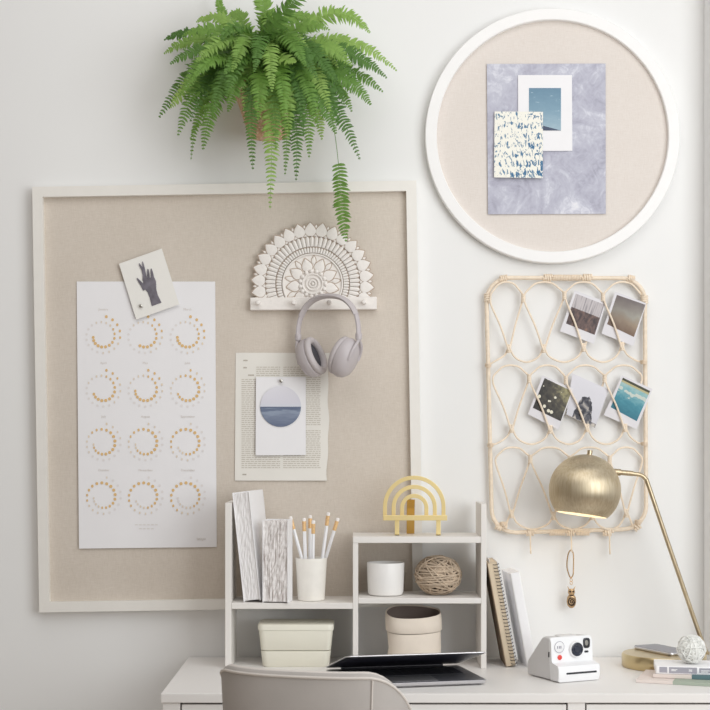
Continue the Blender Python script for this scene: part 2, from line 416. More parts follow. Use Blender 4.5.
# ------------------------------------------------------------------ moon calendar
CAL = [(76.7,281.5),(215.2,281.5),(216.7,547),(79,548.6)]
bm = sheet(B(), pxc(CAL, [.016,.016,.0165,.019]), n=10)
full = [28, 27, 28, 26, 26, 24, 23, 22, 20, 20, 19, 18]
names = 'January February March April May June July August September October November December'.split()
ndays = [31,28,31,30,31,30,31,31,30,31,30,31]
def calpt(px, py):
    v = (py - 281.5) / 266.5
    dd = .016 + (.0012 * v + .002 * v * (1 - (px - 77) / 139.)) + .0006
    return at(px, py, dd)
for m in range(12):
    r, cc = divmod(m, 3)
    cx = (101.8, 143.7, 186.0)[cc] + .35*r*.5; cy = 336.2 + 53.6 * r
    text_into(bm, names[m], .0085, Matrix.Translation(calpt(cx+1.5, cy-25.8)) @ FLAT, 4)
    for i in range(ndays[m]):
        th = math.radians(77 - i * 20.3)
        q = i / 31
        rr = 20 - 12.2*q if q < .3 else 16.3 - 6.0*(q-.3)/.7 - (2.2*((q-.72)/.28) if q > .72 else 0)
        x, y = cx + rr*math.cos(th), cy - rr*math.sin(th)
        ill = .5 + .5*math.cos(2*PI*(i + 1 - full[m]) / 29.5)
        p = calpt(x, y)
        disc(bm, p, .0033, .0033, 10, 3, 0)
        p.y -= .0002
        if ill > .12:
            disc(bm, p, .0042*max(.25, ill), .0042*(.7+.3*ill), 10, 1 if ill > .5 else 2, 0)
for k_, (y, w_) in enumerate(((524.5, 12), (528.5, 8))):
    for j in range(w_ // 2):
        p = calpt(147 - w_ + j*4, y); poly(bm, [p, p+Vector((.007,0,0)), p+Vector((.007,0,-.0014)), p+Vector((0,0,-.0014))], 4)
sg = [calpt(197 + q*1.1, 539 + (1.3 if q % 2 else -1.0) * (1.4 if q in (0, 5) else .8)) for q in range(9)]
tube(bm, spline(sg, 3), .00055, 4, mi=4)
tag(obj('moon_calendar', bm, ['paper','gold_dot','gold_mid','gold_pale','monthink']), 'tall white calendar sheet with twelve spirals of gold moon dots', 'calendar')

# hand card + pin
HC = [(119,263.7),(161.8,248.5),(179.4,304.4),(136.3,319.6)]
t = thing('hand_card', 'cream postcard with a grey hand crossing two fingers, tilted over the calendar top', 'card', at(149, 284, .02))
obj('card', sheet(B(), pxc(HC, .0225), curl=lambda u, v: .002*(1-v)), 'card', t, world=True)
bm = B(); lay = [0]
def stroke(pts):                                # tapered flat stroke: (x, y, half width)
    Q = [Vector((110+x/8.875, 240+y/8.875)) for x, y, w_ in pts]; L_, R2 = [], []
    lay[0] += 1; dd = .0252 + lay[0]*.00006
    for i, (x, y, w_) in enumerate(pts):
        d_ = (Q[min(i+1, len(Q)-1)] - Q[max(i-1, 0)]).normalized(); nn_ = Vector((-d_.y, d_.x)) * w_/8.875
        L_.append(Q[i]+nn_); R2.append(Q[i]-nn_)
    lv = [bm.verts.new(at(p.x, p.y, dd)) for p in L_]; rv = [bm.verts.new(at(p.x, p.y, dd)) for p in R2]
    for i in range(len(Q)-1): bm.faces.new((lv[i], lv[i+1], rv[i+1], rv[i]))
stroke([(414,572,46),(388,500,38),(372,450,41),(356,410,56),(350,372,58),(346,345,50),(344,335,44)])   # forearm and palm
stroke([(312,440,20),(288,402,15),(262,368,11),(243,344,7),(239,339,3)])                                # thumb
stroke([(306,360,17),(303,310,14),(290,262,11),(268,226,8),(258,208,4)])                                # index, crossed
stroke([(316,352,15),(308,300,12),(300,255,10),(293,215,7),(288,192,3)])                                # middle
stroke([(342,350,13),(340,310,11),(338,278,9),(337,256,4)])                                             # ring
stroke([(378,350,17),(374,312,13),(369,280,10),(366,254,4)])                                            # little finger
obj('printed_hand', bm, 'handgrey', t, world=True)
def pin(px, py, d, label):
    q = at(px, py, d)
    tag(obj('push_pin', lathe(B(), [(.0006,0),(.0006,.002),(.0045,.003),(.005,.0045),(.004,.007),(.0015,.0082),(.0002,.0084)], 20, FLAT), 'silver', smooth=True, origin=None), label, 'pin', 'round nickel pins')
    bpy.context.scene.collection.objects[-1].location = q
pin(141.3, 306, .0235, 'round nickel pin at the foot of the hand postcard')

# book page + circle card
PG = [(235.7,352.7),(329.5,352.9),(328,480.6),(234.8,480.6)]
bm = sheet(B(), pxc(PG, [.0145,.0145,.0185,.016]), n=24, ragged=lambda u, v: (-.012*u**8*(.5+.5*math.sin(v*23)+.6*math.sin(v*9+1)) if u > .8 else 0))
def pgpt(px, py):
    u = (px-235)/94; v = (py-352.8)/127.8
    return at(px, py, .0145 + v*(.0016 + .0026*u) + .0006)
def word(x0, x1, y, h=.75, mi=1):
    poly(bm, [pgpt(x0, y), pgpt(x1, y), pgpt(x1, y+h), pgpt(x0, y+h)], mi)
y = 366.8
while y < 467.5:
    for (a, b2) in ((241.5, 280.2), (283.2, 320.6)):
        if a < 250 and y < 378: a = 256.3
        if (a > 280 and abs(y-427) < 1.6): continue
        x = a
        while x < b2 - 1:
            wd = random.uniform(1.8, 5.2); e = min(x + wd, b2)
            word(x, e, y); x = e + .75
    y += 2.05
for (x0, x1, y) in ((243.4,247.6,359.8),(243.3,246.8,367),(248,254,374.5),(242.5,246.4,473.8)): word(x0, x1, y, 1.3, 2)
tag(obj('book_page', bm, ['page','ink','inkdark']), 'aged printed book page with torn right edge, pinned under the headphones', 'page')
t = thing('circle_card', 'white card with a round grey blue seascape, pinned on the book page', 'card', at(281, 416, .021))
CC = [(256,377),(305.8,377),(305.8,455),(255.6,455.4)]
obj('card', sheet(B(), pxc(CC, .0205), curl=lambda u, v: .002*(1-v)), 'paper', t, world=True)
k = NT('seascape_print'); u, v, uvv = k.uv(); k.b.inputs['Roughness'].default_value = .7
nn = k.noise(4, 4, k.coord('UV', (.6, 5, 1)), .8)
sea = k.ramp(k.math('ADD', k.math('MULTIPLY', v, .9), k.math('MULTIPLY', nn, .35)), [(.15, '#66718A'), (.4, '#7F8AA0'), (.5, '#94A0B4'), (.56, '#6F7B93'), (.64, '#5F6B85')])
skyc = k.ramp(v, [(.5, '#D9DCE6'), (.6, '#DDDCE6'), (1, '#E6E5EC')])
k.base(k.mix(k.math('GREATER_THAN', v, .495), sea, skyc)); M['sea'] = k.m
bm = B(); uvl = bm.loops.layers.uv.verify(); pc = at(280.6, 406.5, .0235); rr = 20.4*sc(.023)
f = poly(bm, [pc + Vector((rr*math.cos(2*PI*q/64), 0, rr*math.sin(2*PI*q/64))) for q in range(64)])
for q, l in enumerate(f.loops): l[uvl].uv = (.5+.5*math.cos(2*PI*q/64), .5+.5*math.sin(2*PI*q/64))
obj('seascape', bm, 'sea', t, world=True)
pin(281.2, 380.9, .0225, 'round nickel pin at the top of the seascape card')

# ------------------------------------------------------------------ carved hook rack
RD = .0135; c0 = at(312.6, 283.8, .03); q_ = sc(.03)
t = thing('hook_rack', 'whitewashed half mandala hook rack with four pegs on the linen board', 'hook rack', (c0.x, -RD, c0.z), (0, math.radians(-.4), 0))
bm = B()
def pol(r, a, hgt): return Vector((r*q_*math.cos(math.radians(a)), -hgt, r*q_*math.sin(math.radians(a))))
ol = [pol(57.5 + .9*math.cos(math.radians(a*13*2)), a, 0) for a in range(-15, 196, 2)]
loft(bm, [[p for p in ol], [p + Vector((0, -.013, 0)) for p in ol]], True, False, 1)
ZCUT = -13.4*q_
def petal(a, r0, r1, wd, h0, h1, tip=1.0, n=7, grow=.75):
    """leaf-shaped relief: rim outline low, ridge high"""
    L, Rr, Mid = [], [], []
    for i in range(n + 1):
        s = i / n; r = r0 + (r1 - r0)*s
        ww = wd * (math.sin(PI * min(1, (s*.92+.08))**(.8 if tip == 1 else 1)) if tip == 1 else (r/r1) * (1 if s < .7 else math.sqrt(max(.02, 1-((s-.7)/.3)**2))))
        da = math.degrees(ww / 2 / r)
        L.append(pol(r, a+da, h0)); Rr.append(pol(r, a-da, h0)); Mid.append(pol(r, a, h1 if 0 < i < n else h0+.0005))
    if max(p.z for p in L+Rr) < ZCUT + .001: return
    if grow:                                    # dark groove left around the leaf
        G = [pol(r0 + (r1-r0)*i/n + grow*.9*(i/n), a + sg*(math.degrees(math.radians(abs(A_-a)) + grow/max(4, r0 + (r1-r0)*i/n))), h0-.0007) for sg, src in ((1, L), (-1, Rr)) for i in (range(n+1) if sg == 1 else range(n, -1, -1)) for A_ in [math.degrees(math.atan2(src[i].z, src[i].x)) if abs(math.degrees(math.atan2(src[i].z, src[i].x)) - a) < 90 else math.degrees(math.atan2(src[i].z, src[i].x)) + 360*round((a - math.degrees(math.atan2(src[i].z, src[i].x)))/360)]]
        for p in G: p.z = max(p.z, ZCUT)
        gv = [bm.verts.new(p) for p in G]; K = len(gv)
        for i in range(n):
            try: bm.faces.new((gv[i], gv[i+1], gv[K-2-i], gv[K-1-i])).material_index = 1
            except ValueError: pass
    for p in L + Rr + Mid: p.z = max(p.z, ZCUT)
    lv = [bm.verts.new(p) for p in L]; rv = [bm.verts.new(p) for p in Rr]; mv = [bm.verts.new(p) for p in Mid]
    lb = [bm.verts.new(Vector((p.x, -.011, p.z))) for p in L]; rb = [bm.verts.new(Vector((p.x, -.011, p.z))) for p in Rr]
    for i in range(n):
        bm.faces.new((lv[i], lv[i+1], mv[i+1], mv[i])); bm.faces.new((mv[i], mv[i+1], rv[i+1], rv[i]))
        bm.faces.new((lb[i], lb[i+1], lv[i+1], lv[i])); bm.faces.new((rv[i], rv[i+1], rb[i+1], rb[i]))
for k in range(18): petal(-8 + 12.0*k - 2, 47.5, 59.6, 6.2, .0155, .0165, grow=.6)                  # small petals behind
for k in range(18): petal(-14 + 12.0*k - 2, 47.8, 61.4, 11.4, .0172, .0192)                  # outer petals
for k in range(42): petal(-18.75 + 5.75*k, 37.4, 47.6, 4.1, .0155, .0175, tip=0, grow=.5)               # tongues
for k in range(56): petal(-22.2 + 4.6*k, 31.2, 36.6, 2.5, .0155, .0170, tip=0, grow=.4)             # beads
for rr_, tr in ((29.6, .9), (10.0, 1.0), (6.2, .9), (3.2, .8)):
    lo = math.degrees(math.asin(max(-1, ZCUT/q_/rr_))) if rr_ > 13.4 else -180
    span = [lo + (180 - 2*lo)*i/60 for i in range(61)] if rr_ > 13.4 else [i*7.5 for i in range(48)]
    tube(bm, [pol(rr_, a, .0165) for a in span], tr*q_, 6, closed=rr_ < 13.4)
for k in range(9): petal(67 + 40*k, 13.4, 26.4, 10.6, .0152, .0180)
for k in range(9): petal(87 + 40*k, 20, 28.0, 4.3, .0148, .016)
lathe(bm, [(29*q_, .012), (29*q_, .0138), (28*q_, .0140), (.0001, .0140)], 72, FLAT, cap=False)
for v_ in list(bm.verts):
    if v_.co.z < ZCUT and v_.co.y < -.0115 and v_.co.y > -.0142: v_.co.z = ZCUT
for k in range(15): sphere(bm, pol(12.6, 24*k, .0165), 2.1*q_, u=10, v=6)
sphere(bm, pol(0, 0, .0165), 1.6*q_, u=10, v=6)
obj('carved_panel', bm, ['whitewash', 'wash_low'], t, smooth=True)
x0, x1 = (250-312.6)*q_, (376.6-312.6)*q_
obj('rail', box(B(), x0, x1, -.0195, 0, -26*q_, -13.4*q_), 'whitewash', t, bevel=.0018)
for px in (258.4, 293.9, 329.2, 363.9):
    bm = lathe(B(), [(.0045,.019),(.0045,.029),(.0055,.032),(.0068,.036),(.0066,.041),(.0045,.045),(.0005,.046)], 20, Matrix.Translation(((px-312.6)*q_, 0, -19.4*q_)) @ FLAT)
    obj('peg', bm, 'whitewash', t, smooth=True)

# ------------------------------------------------------------------ headphones
PEG = c0 + Vector(((329.2-312.6)*q_, 0, -19.4*q_))
t = thing('headphones', 'warm grey over ear headphones hanging from a rack peg', 'headphones', (PEG.x - .0005, -.086, PEG.z + .0072), (0, math.radians(1), math.radians(-28)))
HWX, HH = .088, .1
arc = []
for i in range(41):
    a = PI * i / 40; cx_, cz_ = math.cos(a), math.sin(a)
    arc.append((HWX*math.copysign(abs(cx_)**.86, cx_), 0, -HH + HH*abs(cz_)**.86 + .006))
bm = B(); tube(bm, arc[6:35], [.0072 + .0018*math.sin(PI*i/28) for i in range(29)], 12, flat=(.75, 1.75), up=(0, 1, 0) and None)
obj('headband', bm, 'greypad', t, smooth=True)
for s in (-1, 1):
    seg_ = arc[0:7] if s == 1 else arc[40:33:-1]
    bm = B(); tube(bm, [Vector(p) for p in seg_] + [], .0062, 10, flat=(.8, 1.6))
    e = Vector(arc[0] if s == 1 else arc[40])
    tube(bm, [e + Vector((0,0,.004)), e + Vector((0,0,-.012))], .0085, 14)
    obj('slider', bm, 'greyplastic', t, smooth=True)
    Mc = Matrix.Translation((s*.047, 0, -.150)) @ Matrix.Rotation(s*math.radians(23), 4, 'Y') @ Matrix.Scale(1.12, 4) @ Matrix.Rotation(PI/2 * s, 4, 'Y')
    # local z points outward from the ear
    prof = [(.0005,.026),(.020,.0255),(.030,.022),(.036,.014),(.0385,.004),(.0375,-.004),(.034,-.006),(.0005,-.006)]
    cup = obj('ear_cup', lathe(B(), prof, 40, Mc, sx=1.22, sy=.98), 'greyplastic', t, smooth=True)
    ring = [((.0310*1.2)*math.cos(2*PI*j/36), .0295*math.sin(2*PI*j/36), -.0115) for j in range(36)]
    bm = B(); tube(bm, ring, .0083, 12, closed=True, Mx=Mc, up=(0,0,1)); obj('ear_cushion', bm, 'greypad', cup, smooth=True)
    obj('speaker_cloth', lathe(B(), [(.0005,-.0075),(.026,-.0085),(.027,-.0065)], 30, Mc, sx=1.2, sy=.98), 'greydark', cup, smooth=True)
    a1 = Mc @ Vector((0, -.0, .022)); top = e + Vector((0, 0, -.01))
    bm = B()
    for yy in (-.022, .022):
        tube(bm, bez([top, top + Vector((s*.004, yy*.7, -.018)), Mc @ Vector((-.024, yy*1.25, .023)), Mc @ Vector((-.002, yy*1.0, .0245))], 10), .0042, 8)
    obj('yoke', bm, 'greyplastic', t, smooth=True)

# ------------------------------------------------------------------ fern in a wall basket
FD = .115
base = at(268, 138, FD)
t = thing('potted_fern', 'lush green fern trailing from a woven basket hung high on the wall', 'fern', base)
f_ = sc(FD)
prof = [(.0005,0),(17*f_,0),(19*f_,.004),(30*f_,34*f_),(38*f_,54*f_),(39.5*f_,56*f_),(38*f_,57*f_),(36*f_,53*f_),(.0005,50*f_)]
obj('basket', lathe(B(), prof, 40), 'weave', t, smooth=True)
obj('soil', lathe(B(), [(.0005, 52*f_), (36.5*f_, 52.5*f_)], 24, cap=False), 'soil', t)
bm = B(); tube(bm, [(0, .085, 56*f_), (0, .11, 75*f_), (0, .113, 85*f_)], .003); obj('hanger', bm, 'jute', t)
def frond(pts, wid=13, dens=2.3, t0=.06, hint=(0, -1, .55), taper=.35):
    """pts: (px, py, d) control points; one rachis with its leaflets"""
    P = bez([at(*p) for p in pts], 60)
    L = [0]
    for i in range(60): L.append(L[-1] + (P[i+1]-P[i]).length)
    tot = L[-1]; bm = B()
    tube(bm, P[::3], [.0013*(1-.65*i/20) for i in range(21)], 5)
    n = max(8, int(tot*(1-t0)/f_/dens)); hint = Vector(hint)
    def samp(s):
        q = s*60; i = min(59, int(q)); return P[i].lerp(P[i+1], q-i), (P[min(60, i+1)]-P[max(0, i-1)]).normalized()
    for i in range(n):
        s = t0 + (1 - t0) * (i + .5) / n
        p, T = samp(s)
        side = T.cross(hint)
        if side.length < .15: side = T.cross(Vector((1, 0, .3)))
        side.normalize(); nr = side.cross(T).normalized()
        if nr.dot(hint) < 0: nr = -nr
        pr = min(1, (s/taper)**.6) if s < taper else (1 - ((s-taper)/(1-taper))**2.7)*.92 + .08
        for sg in (-1, 1):
            ln = wid*f_*pr*random.uniform(.85, 1.12)
            if ln < .0016: ln = .0016
            wd = min(.0036, max(.0018, dens*f_*.56))*random.uniform(.85, 1.15)*(.6+.4*pr)
            dr = (side*sg*random.uniform(.86, 1.0) + T*random.uniform(.12, .5) + nr*random.uniform(-.34, .26)).normalized()
            wv = (T - dr*T.dot(dr)).normalized()
            a = p + dr*.0006; b_ = p + dr*ln*.35 + nr*ln*.06; c_ = p + dr*ln*.72 + nr*ln*.02; e_ = p + dr*ln - nr*ln*.12 + T*ln*.08
            v = [bm.verts.new(x) for x in (a - wv*wd*.7, a + wv*wd*.9, b_ - wv*wd, b_ + wv*wd, c_ - wv*wd*.72, c_ + wv*wd*.8, e_)]
            bm.faces.new((v[0], v[1], v[3], v[2])); bm.faces.new((v[2], v[3], v[5], v[4])); bm.faces.new((v[4], v[5], v[6]))
    return obj('frond', bm, 'leaf', t, world=True)
FR = [  # left
 ([(248,80,.12),(222,38,.16),(190,62,.16),(159,118,.14)], 14), ([(250,82,.12),(228,46,.2),(195,72,.21),(178,136,.19)], 15),
 ([(248,84,.12),(222,60,.1),(196,90,.09),(191,160,.08)], 7), ([(252,82,.14),(234,58,.24),(210,90,.25),(203,150,.22)], 14),
 ([(250,80,.12),(226,30,.12),(190,32,.11),(164,54,.09)], 13), ([(248,78,.1),(216,24,.07),(186,28,.06),(164,40,.05)], 10),
 ([(240,78,.1),(228,30,.08),(220,12,.08),(217,-10,.07)], 7), ([(250,82,.13),(226,40,.2),(196,44,.22),(170,64,.22)], 12),
 ([(246,82,.12),(218,62,.18),(190,78,.18),(170,108,.17)], 13), ([(250,84,.13),(230,66,.2),(212,84,.2),(190,140,.18)], 11),
 ([(252,80,.14),(238,30,.18),(210,20,.18),(182,36,.17)], 12), ([(254,80,.14),(242,20,.14),(222,8,.13),(196,22,.12)], 11),
 # top
 ([(256,78,.15),(258,34,.26),(284,10,.28),(318,-22,.26)], 15), ([(254,78,.13),(250,24,.12),(240,6,.12),(228,16,.12)], 10),
 ([(262,78,.14),(272,20,.2),(268,4,.2),(252,-14,.18)], 12), ([(262,76,.12),(276,16,.1),(292,6,.1),(318,22,.1)], 11),
 ([(266,78,.14),(282,30,.18),(300,16,.18),(330,30,.18)], 12), ([(258,80,.14),(246,40,.22),(236,30,.24),(218,44,.25)], 11),
 # right
 ([(268,78,.13),(304,8,.14),(344,-2,.13),(370,33,.12)], 13), ([(270,80,.13),(316,24,.15),(352,30,.15),(397,71,.13)], 11),
 ([(270,80,.14),(318,36,.2),(350,44,.2),(387,78,.18)], 13), ([(272,82,.13),(316,54,.16),(346,60,.16),(383,92,.14)], 12),
 ([(272,82,.14),(316,56,.22),(346,68,.22),(371,105,.2)], 14), ([(272,84,.14),(306,64,.2),(332,84,.2),(360,160,.17)], 13),
 ([(268,80,.15),(304,30,.24),(326,36,.25),(352,66,.24)], 13), ([(270,82,.14),(308,48,.24),(326,72,.25),(338,126,.24)], 13),
 ([(270,84,.14),(300,70,.22),(318,96,.22),(322,140,.2)], 11), ([(266,80,.14),(290,34,.22),(308,40,.24),(322,64,.25)], 11),
 ([(272,82,.12),(312,40,.1),(340,36,.09),(362,52,.07)], 10), ([(274,84,.12),(312,62,.12),(338,74,.1),(352,112,.08)], 10),
 # front, hanging
 ([(266,84,.16),(272,54,.28),(274,90,.3),(270,209,.27)], 13), ([(270,84,.16),(292,44,.28),(300,90,.3),(296,181,.27)], 12),
 ([(262,84,.16),(256,50,.28),(248,90,.29),(253,170,.25)], 11), ([(268,84,.16),(284,52,.27),(290,100,.29),(285,175,.26)], 9),
 ([(270,84,.16),(298,52,.26),(310,90,.27),(309,158,.25)], 12), ([(262,84,.16),(258,50,.29),(262,78,.31),(258,120,.3)], 12),
 ([(264,84,.16),(268,44,.29),(284,60,.33),(296,62,.34)], 10), ([(260,84,.16),(246,56,.27),(236,80,.29),(228,112,.27)], 11),
 ([(270,84,.16),(296,60,.27),(322,94,.28),(336,134,.26)], 12), ([(266,84,.16),(282,62,.28),(290,80,.3),(288,140,.29)], 12),
 ([(262,84,.16),(252,44,.27),(240,52,.3),(224,74,.31)], 12), ([(266,84,.16),(276,36,.26),(292,30,.28),(308,50,.29)], 11),
]
for pts, wid in FR: frond(pts, wid)
for k in range(26):                             # shorter fronds that fill the crown
    a = random.uniform(-.15, PI+.15); ln = random.uniform(38, 78)
    ex, ey = 268 + math.cos(a)*ln*1.15, 74 - math.sin(a)*ln*.75 + random.uniform(10, 34)
    dd = random.uniform(.07, .3)
    frond([(264+random.uniform(-8, 10), 82, .14), (268+math.cos(a)*ln*.45, 70-math.sin(a)*ln*.75, (dd+.14)/2), (268+math.cos(a)*ln*.8, 62-math.sin(a)*ln*.8, dd), (ex, ey, dd)], random.uniform(9, 13))
for (x, y, ex, ey, dd, wd_) in ((250,60,244,110,.27,12),(274,58,276,150,.3,13),(284,56,284,128,.32,13),(300,58,304,136,.3,12),(292,58,298,150,.24,11),(306,62,318,128,.3,12),
      (316,64,330,112,.27,13),(326,60,346,108,.22,12),(226,62,212,116,.27,14),(216,60,190,122,.22,14),(238,56,226,96,.31,13),(204,54,180,96,.25,13),(310,44,338,84,.28,13),(296,42,318,80,.32,12),
      (270,44,272,92,.34,12),(246,38,232,72,.31,12),(222,42,196,62,.27,13),(330,50,362,92,.2,12),(288,36,306,66,.33,12),(262,36,254,72,.34,11)):
    frond([(264, 82, .15), ((264+x)/2, y-24, (dd+.15)/2), (x, y-6, dd), (ex, ey, dd)], wd_)
frond([(272,84,.14),(322,50,.2),(336,96,.2),(338,150,.17),(340,196,.13),(346,242,.1)], 9.5, dens=3.0, t0=.66, taper=.78)

# ------------------------------------------------------------------ rattan photo holder
RT = lambda x, y, d=.0232: at(480 + x/2.583, 270 + y/2.583, d)
t = thing('rattan_photo_holder', 'rounded rattan wall holder of looping cane, hung below the round pinboard', 'photo holder', at(566, 533, .02))
fp = []
def corner(x, y, rx, ry, a0):
    for k in range(8):
        a = math.radians(a0 - 90*k/7); fp.append(RT(x + rx*math.cos(a), y - ry*math.sin(a), .018))
corner(78, 80, 61, 60, 180); corner(365, 80, 61, 59, 90); corner(367, 610, 62, 60, 0); corner(92, 618, 62, 60, 270)
# dense frame path, closed
path = []
for i in range(len(fp)):
    a, b = fp[i], fp[(i+1) % len(fp)]
    n = max(1, int((b-a).length/.02))
    for k in range(n): path.append(a.lerp(b, k/n))
bm = B(); tube(bm, path, .0056, 10, closed=True, up=(0, -1, 0)); obj('frame', bm, 'rattan', t, smooth=True, world=True)
rows = [
 dict(top=31, un=[(24,76),(112,72),(218,66),(318,70),(419,76)], ln=[(75,203),(165,203),(268,200),(367,197)], ub=238, e=((21,246),(423,238))),
 dict(top=246, un=[(31,284),(127,280),(222,284),(322,280),(420,280)], ln=[(82,410),(182,412),(277,408),(375,408)], ub=450, e=((27,452),(425,449))),
 dict(top=458, un=[(38,492),(130,488),(232,490),(335,490),(421,492)], ln=[(82,630),(190,635),(290,635),(378,628)], ub=670, e=((60,655),(408,650))),
]
bm = B(); bind = []; R_ = .0026
def strand(lp):                                 # the left half runs in front, the right half behind, as the canes cross at the joints
    q = spline([Vector((x, y, 0)) for x, y in lp], 5); n = len(q) - 1; out = []
    for i, p in enumerate(q):
        f = min(1, max(0, (i/n - .38)/.24)); f = f*f*(3-2*f)
        out.append(RT(p.x, p.y, .0285*(1-f) + .0180*f))
    tube(bm, out, R_, 7)
for ro in rows:
    un, ln = ro['un'], ro['ln']
    for k in range(4):
        (xa_, ya), (xb_, yb), (xt, yt) = un[k], un[k+1], ln[k]
        mid = (xa_+xb_)/2; tp = ro['top']
        h_ = max(8, ya - tp - 6); h2 = max(8, yb - tp - 6); q1, q2 = (mid-xa_), (xb_-mid)
        lp = [(xt-1.5, yt+3), (xa_+(xt-xa_)*.55+1, ya+(yt-ya)*.55), (xa_+4.5, ya+14), (xa_+3.2, ya-h_*.25), (xa_+3+q1*.22, ya-h_*.66), (mid-q1*.42, tp+h_*.1+1), (mid, tp),
              (mid+q2*.42, tp+h2*.1+1), (xb_-3-q2*.22, yb-h2*.66), (xb_-3.2, yb-h2*.25), (xb_-4.5, yb+14), (xb_+(xt-xb_)*.55-1, yb+(yt-yb)*.55), (xt+1.5, yt+3)]
        strand(lp)
    pts = [ro['e'][0]] + list(ln) + [ro['e'][1]]
    for k in range(5):
        (xa_, ya), (xb_, yb) = pts[k], pts[k+1]; ub = ro['ub']; m_ = (xa_+xb_)/2
        if k == 0: lp = [(xa_, ya), (xa_+(xb_-xa_)*.35, ub-3), (xb_-12, yb+(ub-yb)*.5), (xb_-1.5, yb-3)]
        elif k == 4: lp = [(xa_+1.5, ya-3), (xa_+12, ya+(ub-ya)*.5), (xb_-(xb_-xa_)*.35, ub-4), (xb_, yb)]
        else: lp = [(xa_+1.5, ya-3), (xa_+11, ya+(ub-ya)*.5), (xa_+(m_-xa_)*.55, ub-6), (m_, ub), (xb_-(xb_-m_)*.55, ub-6), (xb_-11, yb+(ub-yb)*.5), (xb_-1.5, yb-3)]
        strand(lp)
    for k in range(1, 4): bind.append((un[k][0], un[k][1], 5.5, 22))
    for p in ln: bind.append((p[0], p[1], 5.5, 22))
    bind.append((ro['e'][0][0], ro['e'][0][1], 8, 10)); bind.append((ro['e'][1][0], ro['e'][1][1], 8, 10))
obj('cane_lattice', bm, 'rattan', t, smooth=True, world=True)
for x, y, rx, hh in bind:                      # vertical wraps at each joint
    bm = B(); r = rx/2.583*sc(.022); H = hh/2.583*sc(.022); cpt = RT(x, y)
    n = 5; pr = []
    for i in range(n):
        z = -H/2 + H*i/n; dz = H/n
        pr += [(r*.9, z), (r*1.08, z+dz*.3), (r*1.08, z+dz*.7), (r*.9, z+dz*.98)]
    lathe(bm, pr, 12, Matrix.Translation(cpt), sy=1.35); obj('binding', bm, 'rattanwrap', t, smooth=True, world=True)
def wrap(p, q, turns, r, name='binding'):      # coil of cane around the frame from p to q
    bm = B(); p, q = Vector(p), Vector(q); ax = (q-p).normalized(); a = Vector((0, -1, 0)); b = ax.cross(a).normalized()
    n = turns*10
    tube(bm, [p.lerp(q, i/n) + (a*math.cos(2*PI*i/10) + b*math.sin(2*PI*i/10))*r for i in range(n+1)], (q-p).length/turns*.52, 5)
    obj(name, bm, 'rattanwrap', t, smooth=True, world=True)
for x0, y0, x1, y1, n_, r in ((50,24,70,21,4,.0078),(11,72,24,72,1,.007),(20,62,20,84,4,.0078),(163,20,186,20,4,.0078),(188,20,262,20,18,.0066),(264,20,288,20,4,.0078),(380,21,398,24,4,.0078),(424,64,425,86,4,.0078),
                             (42,660,58,668,3,.0078),(398,668,414,656,3,.0078),(120,678,141,678,4,.0078),(180,678,222,678,10,.0068),(224,678,246,678,4,.0078),(248,678,284,678,9,.0068),(318,678,342,678,4,.0078)):
    if n_ > 1: wrap(RT(x0, y0, .018), RT(x1, y1, .018), n_, r)
for x, y1 in ((530.2, 553), (571.2, 551.5), (609.5, 553.5)):
    bm = B(); a = at(x, 532, .0255)
    tube(bm, spline([a + Vector((0, 0, .008)), a, at(x+.3, y1-5, .026), at(x+.6, y1-.5, .030), at(x+.5, y1, .036), at(x+.4, y1-3, .040)], 5), .0021, 7)
    obj('hook', bm, 'rattan', t, smooth=True, world=True)

# instant photos
def photo(label, cs, pic, material, dl, dr, d_pic=.0004):
    c = [sum(p[i] for p in cs)/4 for i in (0, 1)]
    # tilt: left side behind the cane, right side in front of it
    x0 = min(p[0] for p in cs); x1 = max(p[0] for p in cs)
    dd = lambda x: dl + (dr-dl)*(x-x0)/(x1-x0)
    o = thing('instant_photo', label, 'photo', at(c[0], c[1], dd(c[0])), group='instant photos tucked in the rattan holder')
    obj('card', sheet(B(), [at(x, y, dd(x)) for x, y in cs], .0005), 'photocard', o, world=True)
    if pic: obj('picture', sheet(B(), [at(x, y, dd(x)+d_pic) for x, y in pic], .0002), material, o, world=True)
cA = lambda L: [(555+x/7.1, 265+y/7.1) for x, y in L]
cB = lambda L: [(520+x/5.071, 350+y/5.071) for x, y in L]
def pmat(name):
    k = NT(name); k.b.inputs['Roughness'].default_value = .45; return k
k = pmat('picket_fence_photo'); u, v, uvv = k.uv()
st = k.noise(9, 2, k.coord('UV', (2.2, .12, 1)))
top = k.ramp(st, [(.38, '#8F8A8E'), (.47, '#BBB4B6'), (.7, '#C9C3C4')])
low = k.ramp(k.noise(5, 5, k.coord('UV', (1.6, .8, 1)), .6), [(.35, '#3B2F31'), (.6, '#6B5550'), (.75, '#95705A')])
k.base(k.mix(k.math('GREATER_THAN', v, .56), low, top)); M['ph1'] = k.m
k = pmat('hazy_field_photo'); u, v, uvv = k.uv()
g = k.ramp(k.math('ADD', k.math('MULTIPLY', v, .8), k.math('MULTIPLY', k.noise(3, 3, uvv), .3)), [(.18, '#7A6250'), (.4, '#9C8A76'), (.6, '#A3A096'), (.75, '#8E8781'), (1, '#6E6465')])
dk = k.math('MULTIPLY', k.math('SUBTRACT', 1, u), .45)
k.base(k.mix(dk, g, '#5C4F4C')); M['ph2'] = k.m
k = pmat('daisy_photo'); u, v, uvv = k.uv()
vo = k.n('ShaderNodeTexVoronoi'); k.put(vo.inputs['Vector'], uvv); vo.inputs['Scale'].default_value = 5.5; vo.inputs['Randomness'].default_value = .9
fl = k.math('MULTIPLY', k.math('LESS_THAN', vo.outputs['Distance'], .31), k.math('LESS_THAN', u, .72))
